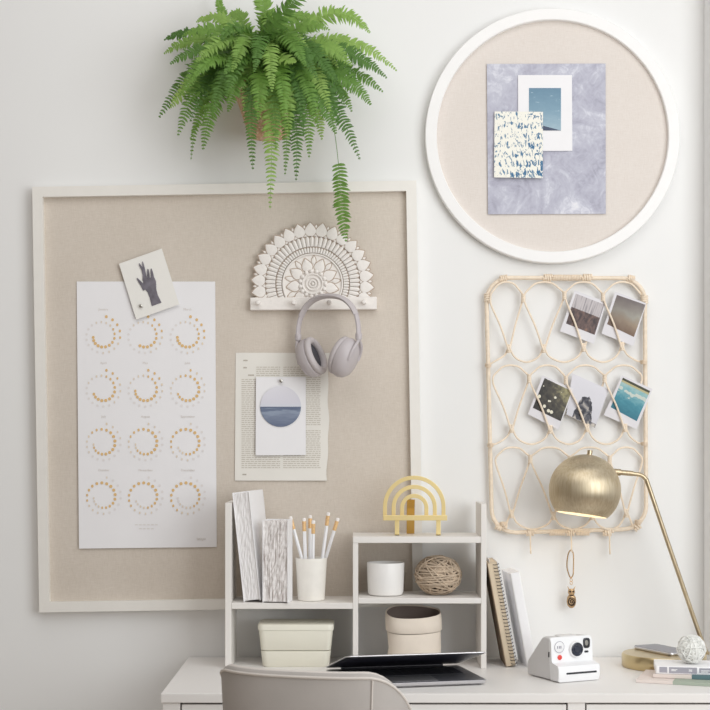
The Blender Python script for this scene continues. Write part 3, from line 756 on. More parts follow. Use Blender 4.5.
bg = k.ramp(k.math('ADD', k.math('MULTIPLY', k.noise(7, 5, uvv, .5), .6), k.math('MULTIPLY', k.math('MULTIPLY', u, v), .5)), [(.3, '#2F2C2A'), (.5, '#524D42'), (.75, '#A59F76')])
k.base(k.mix(fl, bg, '#E6E2CF')); M['ph3'] = k.m
k = pmat('rocks_photo'); u, v, uvv = k.uv()
du = k.math('SUBTRACT', u, .52)
hgt = k.math('SUBTRACT', .66, k.math('MULTIPLY', k.math('MULTIPLY', du, du), 6.0))
msk = k.math('LESS_THAN', v, k.math('ADD', hgt, k.math('MULTIPLY', k.math('SUBTRACT', k.noise(5, 5, uvv), .5), .42)))
strip = k.math('LESS_THAN', v, k.math('MULTIPLY', k.math('GREATER_THAN', u, .25), .09))
rock = k.ramp(k.noise(6, 5, uvv, .8), [(.4, '#2C2C36'), (.52, '#55555E'), (.66, '#C6BFB6')])
k.base(k.mix(k.math('MAXIMUM', msk, strip), k.ramp(v, [(0, '#D2D1D8'), (1, '#DEDDE4')]), rock)); M['ph4'] = k.m
k = pmat('turquoise_pool_photo'); u, v, uvv = k.uv()
wt = k.ramp(k.math('ADD', k.math('MULTIPLY', v, .7), k.math('MULTIPLY', k.noise(5, 5, k.coord('UV', (1, 2, 1)), .8), .35)), [(.2, '#2C7488'), (.45, '#3F8A9C'), (.66, '#7FB3BA'), (.85, '#A9C4C2')])
fo = k.math('GREATER_THAN', k.math('SUBTRACT', k.noise(3, 5, k.coord('UV', (1, 2.2, 1)), .4), k.math('MULTIPLY', k.math('ABSOLUTE', k.math('SUBTRACT', v, .66)), 1.4)), .44)
wt = k.mix(k.math('MULTIPLY', fo, .75), wt, '#D8D8CC')
wt = k.mix(k.math('GREATER_THAN', v, .87), wt, '#B9B083'); k.base(k.mix(k.math('GREATER_THAN', v, .93), wt, '#3E3E2C')); M['ph5'] = k.m
photo('instant photo of a picket fence, upper row beside the hazy field photo', cA([(140,180),(365,262),(275,560),(35,470)]), cA([(148,203),(350,281),(281,496),(78,415)]), 'ph1', .0228, .0240)
photo('instant photo of a hazy brown field at the top right of the rattan holder', cA([(428,188),(648,272),(556,576),(330,486)]), cA([(440,212),(642,282),(560,511),(370,420)]), 'ph2', .0215, .0290)
photo('instant photo of white daisies on dark ground, leftmost of the lower row', cB([(115,128),(272,197),(196,405),(40,325)]), cB([(125,142),(262,209),(206,361),(65,293)]), 'ph3', .0228, .0240)
photo('instant photo of dark rocks on pale sky, between the daisy and pool photos', cB([(265,118),(450,200),(381,396),(235,327)]), cB([(266,120),(449,201),(380,394),(236,326)]), 'ph4', .0215, .0225)
photo('instant photo of turquoise pool water at the right edge of the rattan holder', cB([(518,128),(672,198),(592,402),(424,330)]), cB([(522,140),(660,208),(592,361),(460,290)]), 'ph5', .0215, .0290)

# keychain on the middle hook
t = thing('keychain', 'antique brass charm with looped clasp hanging from the middle cane hook', 'keychain', at(571, 608, .036))
bm = B(); kd = .033
loop = [(571.2,550),(568.6,553),(567.2,560),(567,567),(568.4,573),(570.6,577.6),(573,575),(573.4,570),(573.6,560),(573.2,553.5)]
tube(bm, spline([at(x, y, kd + (.003 if i < 2 else 0)) for i, (x, y) in enumerate(loop)], 4, True), .0017, 7, closed=True)
obj('clasp', bm, 'antique', t, smooth=True, world=True)
bm = B(); 
for y in (580, 583): tube(bm, [at(571.2, y, kd) + Vector((.003*math.cos(2*PI*j/12), .002*math.sin(2*PI*j/12), .0042*math.sin(2*PI*j/12))) for j in range(12)], .0009, 6, closed=True)
obj('chain', bm, 'antique', t, smooth=True, world=True)
bm = B(); p = at(571.4, 600, kd); S = .00255
prof = [(.0003,-8.2*S),(2*S,-7.8*S),(4*S,-5.5*S),(4.9*S,-1.5*S),(4.3*S,3*S),(2.8*S,5.2*S),(.0003,5.8*S)]
lathe(bm, prof, 20, Matrix.Translation(p), sy=.45)
lathe(bm, [(.0003,5*S),(2.6*S,5.2*S),(3.6*S,7.5*S),(3.4*S,10*S),(2*S,11.3*S),(.0003,11.6*S)], 16, Matrix.Translation(p), sy=.5)
for s in (-1, 1):
    tube(bm, [p + Vector((s*2*S, 0, 10*S)), p + Vector((s*4*S, 0, 14*S))], [.0022, .0003], 6)
    tube(bm, [p + Vector((s*1.6*S + 1.3*S*math.cos(2*PI*j/10), -1.9*S, 8.6*S + 1.3*S*math.sin(2*PI*j/10))) for j in range(10)], .0006, 5, closed=True)
tube(bm, [p + Vector(((3.4-.16*i)*S*math.cos(i*.55), -2.35*S, -1.5*S + (3.6-.16*i)*S*math.sin(i*.55))) for i in range(20)], .0008, 5)
for (dx, dz, rx_, rz_, yy) in ((0, -1.5, 3.9, 4.6, 2.02), (-1.6, 8.6, 1.2, 1.2, 1.75), (1.6, 8.6, 1.2, 1.2, 1.75), (0, 4.6, 2.2, .8, 1.6)):
    sphere(bm, (0, 0, 0), 1, u=16, v=8, mi=1, Mx=Matrix.Translation(p + Vector((dx*S, -yy*S*.93, dz*S))) @ Matrix.Diagonal((rx_*S, .35*S, rz_*S, 1)))
obj('charm', bm, ['antique', 'patina'], t, smooth=True, world=True)

# ------------------------------------------------------------------ books on the left shelf
def P_on(px, d, z): return Vector(((px-355)*sc(d), -d, z))
def ragged_book(label, loc, rot, tx, dy, hz, pages, rough):
    o = thing('book', label, 'book', loc, rot)
    bm = B(); n = 14; ring = []
    m = 26
    for iz in range(m + 1):
        z = .003 + (hz - .006)*iz/m; r = []
        for ix in range(n + 1):
            r.append((.0018 + (tx-.0036)*ix/n, random.uniform(-rough, rough) if 0 < ix < n else 0, z + (random.uniform(-rough, rough) if iz == m else 0)))
        for ix in range(n, -1, -1):
            r.append((.0018 + (tx-.0036)*ix/n, dy - .004, z + (random.uniform(-rough, rough) if iz == m else 0)))
        ring.append(r)
    loft(bm, ring); obj('pages', bm, pages, o)
    for x in (0, tx-.0016): obj('cover', box(B(), x, x+.0016, -.003, dy, 0, hz), 'bookwhite', o, bevel=.0005)
    obj('spine', box(B(), 0, tx, dy-.002, dy, 0, hz), 'bookwhite', o)
    return o
lean = math.radians(-6.2); yw = math.radians(-11)
p1 = P_on(243.9, .182, ZSL + .0006)
ragged_book('tall white book with fine page edges leaning on the shelf side', p1, (0, lean, yw), .043, .135, .272, 'pagesfine', .0012)
p2 = P_on(262.6, .197, ZSL + .0004)
ragged_book('short thick white book with ragged page edges, right of the leaning book', p2, (0, 0, math.radians(-8)), .064, .060, .204, 'pagesrough', .0022)

# pencil cup and pencils
cp = P_on(311.2, .135, ZSL); q = sc(.135)
t = thing('pencil_cup', 'tapered off white cup of pencils on the left shelf', 'cup', cp)
Hc = 42.5*q
obj('cup_body', lathe(B(), [(.0005,.0003),(12.4*q,.0003),(13.4*q,.002),(15.8*q,Hc-.001),(15.5*q,Hc),(15.0*q,Hc-.001),(12.6*q,.006),(.0005,.006)], 40), 'stone', t, smooth=True)
def pencil(label, bx, tx, ty, bd, td, lead=False):
    b = at(bx, 595, bd); b.z = ZSL + .0085; tp = at(tx, ty, td)
    ax = (tp - b); L = ax.length; Mq = ax.to_track_quat('Z', 'Y').to_matrix().to_4x4()
    o = thing('pencil', label, 'pencil', b, Mq.to_euler(), 'white pencils in the cup')
    obj('barrel', lathe(B(), [(.0004,0),(.0044,.012),(.0046,L-.033)], 6), 'pencil', o)
    obj('ferrule', lathe(B(), [(.0046,L-.033),(.0050,L-.032),(.0047,L-.028),(.0050,L-.025),(.0047,L-.022),(.0050,L-.019),(.0050,L-.008)], 14), 'ferrule', o, smooth=True)
    obj('eraser', lathe(B(), [(.0047,L-.008),(.0047,L-.002),(.0036,L),(.0004,L+.0003)], 14), 'eraser', o, smooth=True)
pencil('white pencil leaning furthest left in the cup', 312.5, 290.2, 516.5, .135, .135)
pencil('upright white pencil, left of the three close together in the cup', 306.5, 304.0, 518, .138, .14)
pencil('white pencil at the back of the middle three in the cup', 309.5, 310.2, 515.2, .12, .115)
pencil('shortest white pencil at the front of the middle three', 312.5, 313.4, 520.5, .145, .15)
pencil('white pencil leaning right, tallest in the cup', 317.5, 328.4, 512.5, .14, .145)
pencil('white pencil leaning furthest right in the cup', 314, 338, 518, .125, .118)

# cream storage box (left, below)
bx = P_on(296.5, .125, DESK); q = sc(.15)
t = thing('storage_box', 'cream two tier storage box under the left shelf', 'box', bx)
def rr_ring(w_, d_, z, r): return [(x, y, z) for x, y in srect(w_, d_, r, 6)]
W = 75.5*q; Dp = .115
zs = DESK; ztop = 43*q; zsm = 16.3*q; kk = lambda z: W*(.88 + .12*z/ztop)
bm = B(); loft(bm, [rr_ring(kk(0)-.006, Dp*.86-.006, 0, .014), rr_ring(kk(0), Dp*.86, .003, .016), rr_ring(kk(zsm), Dp*.9, zsm-.0008, .016)]); obj('lower_tray', bm, 'cream', t, smooth=True)
bm = B(); loft(bm, [rr_ring(kk(zsm)-.003, Dp*.9-.003, zsm+.0006, .015), rr_ring(kk(zsm), Dp*.9, zsm+.002, .016), rr_ring(kk(ztop)-.004, Dp*.98, ztop-.016, .016)]); obj('upper_tray', bm, 'cream', t, smooth=True)
bm = B(); loft(bm, [rr_ring(kk(ztop), Dp, ztop-.0155, .017), rr_ring(kk(ztop)+.001, Dp+.001, ztop-.005, .017), rr_ring(kk(ztop)-.002, Dp-.002, ztop-.0015, .016), rr_ring(kk(ztop)-.012, Dp-.012, ztop, .012)]); obj('lid', bm, 'cream', t, smooth=True)

# white ceramic pot
cp = P_on(385.6, .13, ZSR); q = sc(.13)
tag(obj('ceramic_pot', lathe(B(), [(.0005,.0003),(14.6*q,.0003),(16.8*q,.003),(17.8*q,.010),(18.7*q,32.6*q-.002),(18.4*q,32.8*q),(17.7*q,32.4*q),(16.6*q,.012),(.0005,.008)], 48), 'ceramic', smooth=True, origin=None), 'small white ceramic pot beside the twine ball', 'pot').location = cp

# twine ball
def wound(name, label, cat, c, rx, rz, n, tr, m1, m0, bias, flat=(1, 1), core=.93, seg=36):
    bm = B(); sphere(bm, (0,0,0), rx*core, sz=rz/rx, mi=1, u=24, v=14)
    for k in range(n):
        ax = Vector((random.gauss(0, 1), random.gauss(0, 1), random.gauss(0, 1)*bias)).normalized()
        a = ax.orthogonal().normalized(); b = ax.cross(a)
        off = random.uniform(-.55, .55); rad = math.sqrt(1-off*off); k2 = random.uniform(.92, 1.035); ph = random.uniform(0, 6)
        pts = []
        for j in range(seg):
            an = 2*PI*j/seg
            p = (a*math.cos(an) + b*math.sin(an))*rad + ax*(off + .05*math.sin(2*an+ph))
            p *= k2; pts.append((p.x*rx, p.y*rx, p.z*rz))
        tube(bm, pts, tr, 6, closed=True, flat=flat, mi=0)
    o = tag(obj(name, bm, [m1, m0], smooth=True), label, cat); o.location = c; return o
q = sc(.12)
wound('twine_ball', 'round ball of brown jute cord on the right shelf', 'twine', P_on(438, .12, ZSR + 19.6*q), 22.6*q, 19.3*q, 58, .0020, 'jute', 'jutedark', 4.5, core=.87)

# rainbow stand on top of the hutch
cp = P_on(414.2, .13, ZTOP); q = sc(.13)
t = thing('rainbow_stand', 'gold metal rainbow shaped stand on top of the shelf unit', 'stand', cp)
zb = 16.2*q
for ri in (31.3-2, 22.6-2, 14.2-2):
    bm = B(); a_ = []
    hgt = {29.3: 59.2-16.2, 20.6: 50-16.2, 12.2: 41-16.2}[round(ri, 1)]*q
    zc_ = zb + hgt - ri*q - 2*q
    pth = [(-ri*q, 0, zb-.001)] + [(-ri*q*math.cos(PI*i/32), 0, zc_ + ri*q*math.sin(PI*i/32)) for i in range(33)] + [(ri*q, 0, zb-.001)]
    # rectangular band
    rings = []
    for i, p in enumerate(pth):
        a = 0 if i == 0 else PI if i == len(pth)-1 else PI*(i-1)/32
        o_ = Vector((-math.cos(a), 0, math.sin(a)))
        p = Vector(p); hw = 2.0*q
        rings.append([p+o_*hw+Vector((0,-.0022,0)), p+o_*hw+Vector((0,.0022,0)), p-o_*hw+Vector((0,.0022,0)), p-o_*hw+Vector((0,-.0022,0))])
    loft(bm, rings); obj('arch', bm, 'brass_bright', t, bevel=.0006)
bm = B(); box(bm, -31.3*q, 32.2*q, -.03, .004, zb-.003, zb+.0003); box(bm, -31.3*q, 32.2*q, -.0325, -.0295, zb-.003, zb+.010); obj('ledge', bm, 'brass_bright', t, bevel=.0008)
for x in (-17.5, 23.6):
    bm = B(); box(bm, (x-2.2)*q, (x+2.2)*q, -.0285, -.0255, .0002, zb-.003); box(bm, (x-2.2)*q, (x+2.2)*q, -.0285, -.005, .0002, .0032); obj('leg', bm, 'brass_bright', t, bevel=.0006)
bm = B(); loft(bm, [[(x*q, y, z) for x, y in ((-7.5+.4, a+.0015), (.8, a+.0015), (.8, a-.0015), (-7.5+.4, a-.0015))] for z, a in ((.0003, .04), (zb+20.5*q*.5, .022), (zb+19*q, .0055))]); obj('back_support', bm, 'brass_dark', t, bevel=.0006)

# washable paper bag
cp = P_on(413.2, .125, DESK); q = sc(.14)
t = thing('paper_bag', 'beige washable paper bag with a rolled cuff under the right shelf', 'bag', cp)
def wob(r, z, k1, ph, amp, tilt=0): return [((r + amp*math.sin(k1*2*PI*j/48+ph) + amp*.7*math.sin(5*2*PI*j/48+ph*2))*math.copysign(abs(math.cos(2*PI*j/48))**.8, math.cos(2*PI*j/48)), .82*(r + amp*math.sin(3*2*PI*j/48+ph))*math.copysign(abs(math.sin(2*PI*j/48))**.8, math.sin(2*PI*j/48)), z + amp*.9*math.sin(2*2*PI*j/48+ph) + tilt*.82*r*math.sin(2*PI*j/48)) for j in range(48)]
bm = B(); loft(bm, [wob(26*q, .001, 3, 0, .0), wob(27*q, .012, 3, .4, .0012), wob(26.2*q, .04, 3, 1.2, .003), wob(26.6*q, 33*q, 3, 2, .0025)], cap=True); obj('bag_body', bm, 'bag', t, smooth=True)
zt = 53*q
bm = B(); loft(bm, [wob(26.8*q, 33.5*q, 3, 2, .002), wob(28*q, 35*q, 3, 2, .0022), wob(28.2*q, 45*q, 3, 2.3, .002, .2), wob(27.7*q, zt-.002, 3, 2.6, .002, .2), wob(27.2*q, zt, 3, 2.6, .002, .2), wob(26.4*q, zt-.003, 3, 2.6, .002, .2)], cap=False); obj('cuff', bm, 'bag', t, smooth=True)
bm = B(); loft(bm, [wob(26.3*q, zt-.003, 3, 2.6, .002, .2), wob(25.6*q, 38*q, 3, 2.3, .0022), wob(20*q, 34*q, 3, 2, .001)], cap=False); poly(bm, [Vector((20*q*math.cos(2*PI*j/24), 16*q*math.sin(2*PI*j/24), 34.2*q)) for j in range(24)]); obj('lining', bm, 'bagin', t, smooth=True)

# ------------------------------------------------------------------ laptop
Yl = math.radians(12.7)
hr = Vector((.2534, -.222, DESK)); wv = Vector((math.cos(Yl), math.sin(Yl), 0)); LW, LD = .334, .236
hc = hr - wv*LW/2
t = thing('laptop', 'silver laptop with dark screen half closed on the desk', 'laptop', hc, (0, 0, Yl))
bm = B(); loft(bm, [[(x, y-LD/2, z) for x, y in srect(LW-i_*2, LD-i_*2, .012-i_)] for z, i_ in ((.002,.010),(.006,.002),(.0118,0),(.0125,.0006))])
bs = obj('base', bm, 'alu', t)
obj('deck', loft(B(), [[(x, y-LD/2, z) for x, y in srect(LW-.006, LD-.006, .010)] for z in (.0125, .0128)]), 'deck', bs)
bm = B()
for r in range(6):
    n = 14
    for k in range(n):
        kw_ = (LW-.05)/n
        if r == 5 and 4 < k < 9: continue
        box(bm, -LW/2+.025+k*kw_+.001, -LW/2+.025+(k+1)*kw_-.001, -.035-r*.0165-.0145, -.035-r*.0165, .0127, .0135)
box(bm, -LW/2+.025+5*kw_+.001, -LW/2+.025+9*kw_-.001, -.035-5*.0165-.0145, -.035-5*.0165, .0127, .0135)
obj('keyboard', bm, 'keys', bs)
obj('trackpad', box(B(), -.055, .055, -LD+.018, -LD+.088, .0127, .0130), 'alu', bs)
La = math.radians(14.2); ML = Matrix.Translation((0, -.001, .0165)) @ Matrix.Rotation(-La, 4, 'X')
bm = B(); loft(bm, [[(x, y-LD/2, z) for x, y in srect(LW-i_, LD-i_, .012)] for z, i_ in ((0,.001),(.0006,0),(.0016,0),(.0034,.008))], Mx=ML); lid = obj('lid', bm, 'alu', t)
obj('screen', loft(B(), [[(x, y-LD/2, z) for x, y in srect(LW-.007, LD-.008, .009)] for z in (-.0002, -.0007)], Mx=ML), 'bezel', lid)
obj('display', box(B(), -LW/2+.014, LW/2-.014, -LD+.016, -.018, -.0011, -.0008, ML), 'screen', lid)
bm = B(); tube(bm, [(-LW/2+.04, .001, .0145), (LW/2-.04, .001, .0145)], .0042, 12); obj('hinge', bm, 'bezel', t, smooth=True)

# ------------------------------------------------------------------ desk chair (back towards us)
ch = Vector(((320-355)*sc(.82), -.80, 0))
t = thing('desk_chair', 'taupe upholstered chair with a curved back, pushed up to the desk', 'chair', (ch.x, ch.y, 0), (0, 0, math.radians(-16)))
RX, RY, TH = .204, .15, .026
def shell(A0, A1, ztop, zbot, off0, off1, rnd=.014, n=30, ox=RX, oy=RY):
    rings = []
    for i in range(n + 1):
        a = math.radians(A0 + (A1-A0)*i/n)
        dirv = Vector((math.sin(a), -math.cos(a), 0))
        def pt(off, z):
            e = 2.6
            sx = math.copysign(abs(math.sin(a))**(2/e), math.sin(a)); cy = math.copysign(abs(math.cos(a))**(2/e), math.cos(a))
            fl = 1 - .10*(ztop(a)-z)/.4
            return Vector(((ox+off)*sx*fl, -(oy+off)*cy*fl, z))
        zt_ = ztop(a); r = []
        for k in range(7):
            b = PI*k/6; m = (off0+off1)/2; hw = (off0-off1)/2
            r.append(pt(m + hw*math.cos(b), zt_ - rnd + rnd*math.sin(b)))
        for k in range(4): r.append(pt(off1, zt_ - rnd - (zt_-rnd-zbot)*(k+1)/4))
        for k in range(4): r.append(pt(off0, zbot + (zt_-rnd-zbot)*k/4))
        rings.append(r)
    return rings
zt_f = lambda a: (.857) - .085*max(0, (a-.62)/.85)**1.9 - .05*max(0, (-a-.9)/.8)**1.5
obj('backrest', loft(B(), shell(-100, 100, zt_f, .44, 0, -TH)), 'fabric', t, smooth=True)
bm = B(); pth = [Vector(r[0]) + Vector((0, 0, .004)) for r in shell(-98, 98, zt_f, .44, .0, -TH)]
tube(bm, pth, .0028, 8)
sr_ = shell(40, 41, zt_f, .44, .0016, -TH, n=1)[0]; tube(bm, [sr_[0]] + sr_[11:15][::-1], .0016, 6)
obj('piping', bm, 'piping', t, smooth=True)
bm = B()
rg = shell(-98, 98, lambda a: zt_f(a)+.0012, .44, -.004, -TH+.004)
loft(bm, [[r[k] for k in range(0, 7)] + [Vector(r[k]) + Vector((0,0,-.004)) for k in range(6, -1, -1)] for r in rg]); obj('lit_top_rim', bm, 'piping', t, smooth=True)  # paler strip: light along the top of the back put into colour
bm = B(); loft(bm, [[(x, y+.06, z) for x, y in srect(.37+g*2, .40+g*2, .09)] for z, g in ((.40,-.02),(.41,0),(.45,.004),(.47,-.008),(.475,-.03))]); obj('seat', bm, 'fabric', t, smooth=True)
for sx in (-1, 1):
    for sy in (-1, 1):
        bm = B(); tube(bm, [(sx*.15, .06+sy*.16, .405), (sx*.20, .06+sy*.21, 0)], [.018, .011], 14); obj('leg', bm, 'woodleg', t, smooth=True)

# ------------------------------------------------------------------ notebooks leaning right of the hutch
t = thing('spiral_notebook', 'kraft spiral notebook leaning on the right side of the shelf unit', 'notebook', P_on(506.0, .178, DESK+.0002), (0, math.radians(-10.4), 0))
HZ = .262
bm = B(); box(bm, 0, .0016, 0, .15, 0, HZ); obj('cover', bm, 'kraft_cover', t)
obj('pages', box(B(), .0018, .025, .002, .148, .001, HZ-.002), 'kraft', t)
obj('cover', box(B(), .0252, .0268, 0, .15, 0, HZ), 'bookwhite', t)
bm = B(); nco = 30
for k in range(nco):
    z = .006 + (HZ-.012)*k/(nco-1)
    tube(bm, [(.0215 + .0068*math.cos(2*PI*j/14), .001 + .007*math.sin(2*PI*j/14), z + .001*math.sin(2*PI*j/14)) for j in range(14)], .0009, 5, closed=True)
obj('wire_binding', bm, 'kraftdark', t, smooth=True)
obj('loose_sheet', box(B(), .008, .0088, .02, .13, .01, HZ+.008), 'paper', t)
t = thing('white_book', 'smooth white hardback leaning on the spiral notebook', 'book', P_on(527.2, .18, DESK+.0002), (0, math.radians(-10.5), math.radians(4)))
bm = B(); loft(bm, [[(x+.0125, y+.065, z) for x, y in srect(.025, .13, .004)] for z in (0, .236)]); obj('cover', bm, 'bookwhite', t, smooth=True)
obj('pages', box(B(), .002, .022, .006, .126, .2355, .2364), 'pagesfine', t)

# ------------------------------------------------------------------ instant camera
cb = ondesk(560, 681.5)
t = thing('instant_camera', 'white instant camera facing right on the desk', 'camera', (cb.x + .016, cb.y + .055, DESK), (0, 0, math.radians(26)))
t.scale = (1.03, 1.03, 1.03)
def camsec(w_, r): return w_
HWc = .056
prof_side = [(-.062,.002),(-.064,.008),(-.064,.030),(-.060,.036),(-.036,.041),(-.033,.046),(-.031,.090),(-.027,.0975),(.004,.0975),(.012,.093),(.070,.036),(.074,.028),(.074,.006),(.070,.002)]
def extr(bm, prof_, x0, x1, r=.004):
    c = Vector((sum(p[0] for p in prof_)/len(prof_), sum(p[1] for p in prof_)/len(prof_)))
    rings = []
    for x, k in ((x0, .93), (x0+r*.35, .975), (x0+r, 1), (x1-r, 1), (x1-r*.35, .975), (x1, .93)):
        rings.append([(x, c.x+(p[0]-c.x)*k, max(.0004, c.y+(p[1]-c.y)*k)) for p in prof_])
    return loft(bm, rings)
obj('body', extr(B(), [p for p in prof_side], -HWc+.003, HWc-.003), 'camgrey', t, smooth=True)
fp_ = [(-.0625,.0015),(-.0650,.008),(-.0650,.030),(-.061,.037),(-.037,.0425),(-.0345,.047),(-.0325,.0905),(-.028,.0985),(-.022,.0985),(-.024,.05),(-.03,.0015)]
obj('front_shell', extr(B(), fp_, -HWc, HWc, .005), 'camwhite', t, smooth=True)
def fdisc(x, z, prof_, m, name, y0=-.033, sx=1, sy=1, sm=True): return obj(name, lathe(B(), prof_, 32, Matrix.Translation((x, y0, z)) @ FLAT, sx=sx, sy=sy), m, t, smooth=sm)
ln_ = fdisc(.010, .070, [(.0190,0),(.0190,.004),(.0182,.0065),(.0158,.007),(.0156,.0052),(.0004,.005)], 'camwhite', 'lens_ring')
obj('lens', lathe(B(), [(.0157,.0060),(.0155,.0085),(.0140,.0090),(.0125,.0080),(.0118,.0068),(.0080,.0064),(.0070,.0078),(.0005,.0086)], 32, Matrix.Translation((.010, -.033, .070)) @ FLAT), 'lens', ln_, smooth=True)
bm = B(); loft(bm, [[(x+.040, -.033-h_, z+.082) for x, z in srect(.018-i_, .023-i_, .006)] for h_, i_ in ((-.001, 0), (.0015, 0), (.002, .002))]); vf = obj('viewfinder', bm, 'black', t, smooth=True)
obj('flash', lathe(B(), [(.0045, .0021), (.0040, .0028), (.0004, .003)], 20, Matrix.Translation((.0395, -.033, .0825)) @ FLAT, sy=1.4), 'silver', vf, smooth=True)
bm = B(); loft(bm, [[(x+.0395, -.0335-h_, z+.0625) for x, z in srect(.011, .0045, .002)] for h_ in (-.001, .0012)]); obj('sensor', bm, 'black', t, smooth=True)
rg_ = fdisc(-.0345, .077, [(.0130,0),(.0130,.0012),(.0122,.0016),(.0005,.0016)], 'camwhite', 'flash_diffuser')
bm = B(); tube(bm, [(-.0345+.0128*math.cos(2*PI*j/32), -.0346, .077+.0128*math.sin(2*PI*j/32)) for j in range(32)], .0006, 5, closed=True)
for xx in (-.0395, -.0345, -.0305): box(bm, xx-.0012, xx+.0012, -.0352, -.0346, .0735, .0795)
obj('diffuser_outline', bm, 'lilacgrey', rg_)
fdisc(-.034, .0535, [(.0056,0),(.0056,.0022),(.0046,.0028),(.0004,.0028)], 'red', 'shutter_button', y0=-.0338)
obj('picture_slot', box(B(), -.036, .046, -.0662, -.064, .0185, .0228), 'black', t, bevel=.001)
obj('side_switch', box(B(), -HWc-.001, -HWc+.001, -.0265, -.0225, .054, .066), 'black', t)
bm = B(); loft(bm, [[(x, y-.008, z) for x, y in srect(.05-i_, .022-i_, .006)] for z, i_ in ((.096, 0), (.0995, 0), (.1005, .004))]); obj('top_panel', bm, 'camgrey', t, smooth=True)

# ------------------------------------------------------------------ brass lamp
LB = Vector(((664-355)*sc(.165), -.165, DESK)); rb = .104
t = thing('desk_lamp', 'brass desk lamp with a globe shade and slanted stem', 'lamp', LB)
obj('base', lathe(B(), [(.0005,.0003),(rb-.002,.0003),(rb,.003),(rb,.030),(rb-.003,.0335),(.0005,.0335)], 64), 'brass_base', t, smooth=True)
SD = .135
st0 = at(707.5, 656, SD); st0.z = DESK + .033
kx = at(641.5, 473, SD+.015)
top_ = spline([st0, at(703.4, 645, SD), at(671, 552, SD+.008), at(649, 487, SD+.014), at(645.6, 479, SD+.015), at(640.5, 475, SD+.015), at(632, 473.7, SD+.015), at(616, 472.2, SD+.015)], 6)
bm = B(); tube(bm, top_, .0056, 12); obj('stem', bm, 'brass_stem', t, smooth=True, world=True)
SC = at(584.8, 490, .15); rs = 35.8*sc(.15)
ax = Vector((math.sin(math.radians(8.3)), .078, math.cos(math.radians(8.3)))).normalized()
MS = Matrix.Translation(SC) @ ax.to_track_quat('Z', 'X').to_matrix().to_4x4()
zc = -.70
cut = math.acos(-zc)
pr = []
for i in range(25):
    th = cut + (PI - cut)*i/24       # from the opening to the top
    pr.append((max(.0005, rs*math.sin(th)), -rs*math.cos(th)))
sh = obj('lamp_shade', lathe(B(), pr, 64, MS, cap=False), 'brass', t, smooth=True, world=True)
pr2 = [(r*.975 if r > .001 else r, z*.975 if i else pr[0][1]) for i, (r, z) in enumerate(pr)]
bm = lathe(B(), [pr[0]] + pr2, 64, MS, cap=False); bm.transform(MW[t].inverted()); obj('shade_lining', bm, 'shadein', sh, smooth=True)
bm = B(); tube(bm, [MS @ Vector((0, 0, rs*.99)), MS @ Vector((0, 0, rs*1.12))], .0066, 16); obj('shade_knob', bm, 'brass_stem', t, smooth=True, world=True)
bm = B(); tube(bm, [at(620.5, 472.4, SD+.015), at(613.5, 472.0, SD+.015)], .0085, 14); tube(bm, [at(633, 473.6, SD+.015), at(620.5, 472.4, SD+.015)], .0066, 14); obj('joint', bm, 'brass_stem', t, smooth=True, world=True)
bm = sphere(B(), (0, 0, 0), .024, Mx=MS); bm.transform(MW[t].inverted()); obj('bulb', bm, 'shadein', sh, smooth=True)

# phone on the lamp base
zp = DESK + .0337
t = thing('smartphone', 'graphite phone lying on the brass lamp base', 'phone', (.773, -.135, zp), (0, 0, math.radians(27)))
obj('phone_body', loft(B(), [[(x, y, z) for x, y in srect(.076-i_, .15-i_, .011)] for z, i_ in ((.0002,.003),(.002,0),(.006,0),(.0075,.002))]), 'alu', t, smooth=True)
obj('glass', loft(B(), [[(x, y, z) for x, y in srect(.073, .147, .010)] for z in (.0075, .0081)]), 'phone', t)

# stacked notebooks, sleeve, rubber band ball
def block(name, label, cat, px0, pyf, z0, h, L, Dp, yaw, mat_left, mat_right, split, group=None):
    p = ondesk(px0, pyf, z0 + 1e-4)
    o = thing(name, label, cat, (p.x, p.y, z0), (0, 0, math.radians(yaw)), group)
    obj('cover', box(B(), 0, split*L, 0, Dp, .0002, h), mat_left, o, bevel=.0008)
    obj('binding', box(B(), split*L+.0002, L, -.0004, Dp+.0004, 0, h+.0003), mat_right, o, bevel=.0008)
    obj('pages', box(B(), .002, L-.002, -.0006 if False else .001, Dp-.001, h*.25, h*.75), 'paper', o)
    return o
z = DESK + .0002
block('notebook', 'sage green bound notebook at the bottom of the stack on the right', 'notebook', 636, 682.6, z, .0075, .20, .16, -19, 'blush', 'sage', .42); z += .0081
block('notebook', 'teal bound notebook under the grey disc case', 'notebook', 653, 677.6, z, .0085, .17, .14, -15, 'blush', 'teal', .52); z += .0092
p = ondesk(655.5, 673.6, z); CW, CD, CH = .165, .11, .018
t = thing('disc_case', 'grey and white printed case on top of the two notebooks', 'case', (p.x, p.y, z), (0, 0, math.radians(-9)))
obj('case_body', loft(B(), [[(x+CW/2, y+CD/2, zz) for x, y in srect(CW-i_, CD-i_, .004)] for zz, i_ in ((0,.001),(.001,0),(CH-.001,0),(CH,.001))]), 'bookwhite', t, smooth=True)
bm = B(); box(bm, .009, .027, -.0004, .001, .003, CH-.002); box(bm, .031, .095, -.0004, .001, .002, CH-.002); box(bm, .100, CW-.003, -.0004, .001, .004, CH-.003)
obj('spine_label', bm, 'lilacgrey', t)
bm = B()
for x0, x1, zz in ((.036,.050,.0145),(.036,.047,.011),(.076,.084,.0145),(.076,.084,.011),(.104,.125,.013),(.104,.120,.009)): box(bm, x0, x1, -.0007, -.0003, zz*.78-.0016, zz*.78)
obj('spine_print', bm, 'bookwhite', t)
rbx = p.x + .092; rby = p.y + .035
q = (D + rby)/F
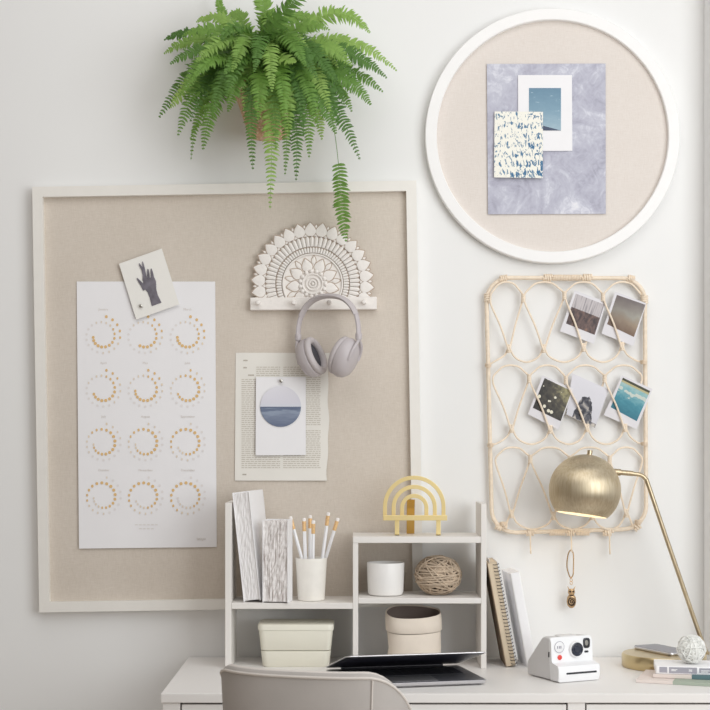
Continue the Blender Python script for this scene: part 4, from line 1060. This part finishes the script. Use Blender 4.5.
wound('rubber_band_ball', 'white rubber band ball resting on the printed case', 'ball', (rbx, rby, z + CH + 14.6*q), 13.6*q, 13.6*q, 70, .0018, 'rubber', 'rubberdark', 1, flat=(.5, 1.2), core=.96, seg=30)

# ------------------------------------------------------------------ light
w = bpy.data.worlds.new('room_light'); bpy.context.scene.world = w; w.use_nodes = True
nt = w.node_tree; bg = nt.nodes['Background']
tc = nt.nodes.new('ShaderNodeTexCoord'); sp = nt.nodes.new('ShaderNodeSeparateXYZ'); nt.links.new(tc.outputs['Generated'], sp.inputs[0])
rp = nt.nodes.new('ShaderNodeValToRGB'); mp = nt.nodes.new('ShaderNodeMath'); mp.operation = 'MULTIPLY_ADD'; mp.inputs[1].default_value = .5; mp.inputs[2].default_value = .5
sz_ = nt.nodes.new('ShaderNodeMath'); sz_.operation = 'MULTIPLY_ADD'; sz_.inputs[1].default_value = .45
nt.links.new(sp.outputs[2], sz_.inputs[0]); nt.links.new(sp.outputs[0], sz_.inputs[2])
nt.links.new(sz_.outputs[0], mp.inputs[0]); nt.links.new(mp.outputs[0], rp.inputs[0])
e = rp.color_ramp.elements; e[0].position = .1; e[0].color = (.45, .38, .31, 1); e[1].position = .95; e[1].color = (1.03, 1.025, 1.03, 1)
nt.links.new(rp.outputs[0], bg.inputs[0]); bg.inputs[1].default_value = .47
def area(name, loc, target, sx, sy, power, col):
    l = bpy.data.lights.new(name, 'AREA'); l.shape = 'RECTANGLE'; l.size = sx; l.size_y = sy; l.energy = power; l.color = col
    o = bpy.data.objects.new(name, l); C.objects.link(o); o.location = loc
    o.rotation_euler = (Vector(target) - Vector(loc)).to_track_quat('-Z', 'Y').to_euler(); return o
area('window_light', (1.7, -2.35, 1.75), (.25, 0, 1.15), 1.7, 1.8, 36, (.955, .985, 1))
area('overhead_fill', (.1, -1.7, 3.1), (0, -.15, .85), 2.4, 1.6, 20, (1, .995, .985))  # added overhead fill, no real fixture; brightens desk top and upper wall
pl = bpy.data.lights.new('lamp_bulb_light', 'POINT'); pl.energy = .18; pl.color = (1, .86, .66); pl.shadow_soft_size = .024
plo = bpy.data.objects.new('lamp_bulb_light', pl); C.objects.link(plo); plo.location = MS @ Vector((0, 0, -rs*.38))
sn = bpy.context.scene
sn.view_settings.view_transform = 'Standard'; sn.view_settings.look = 'None'; sn.view_settings.exposure = 0
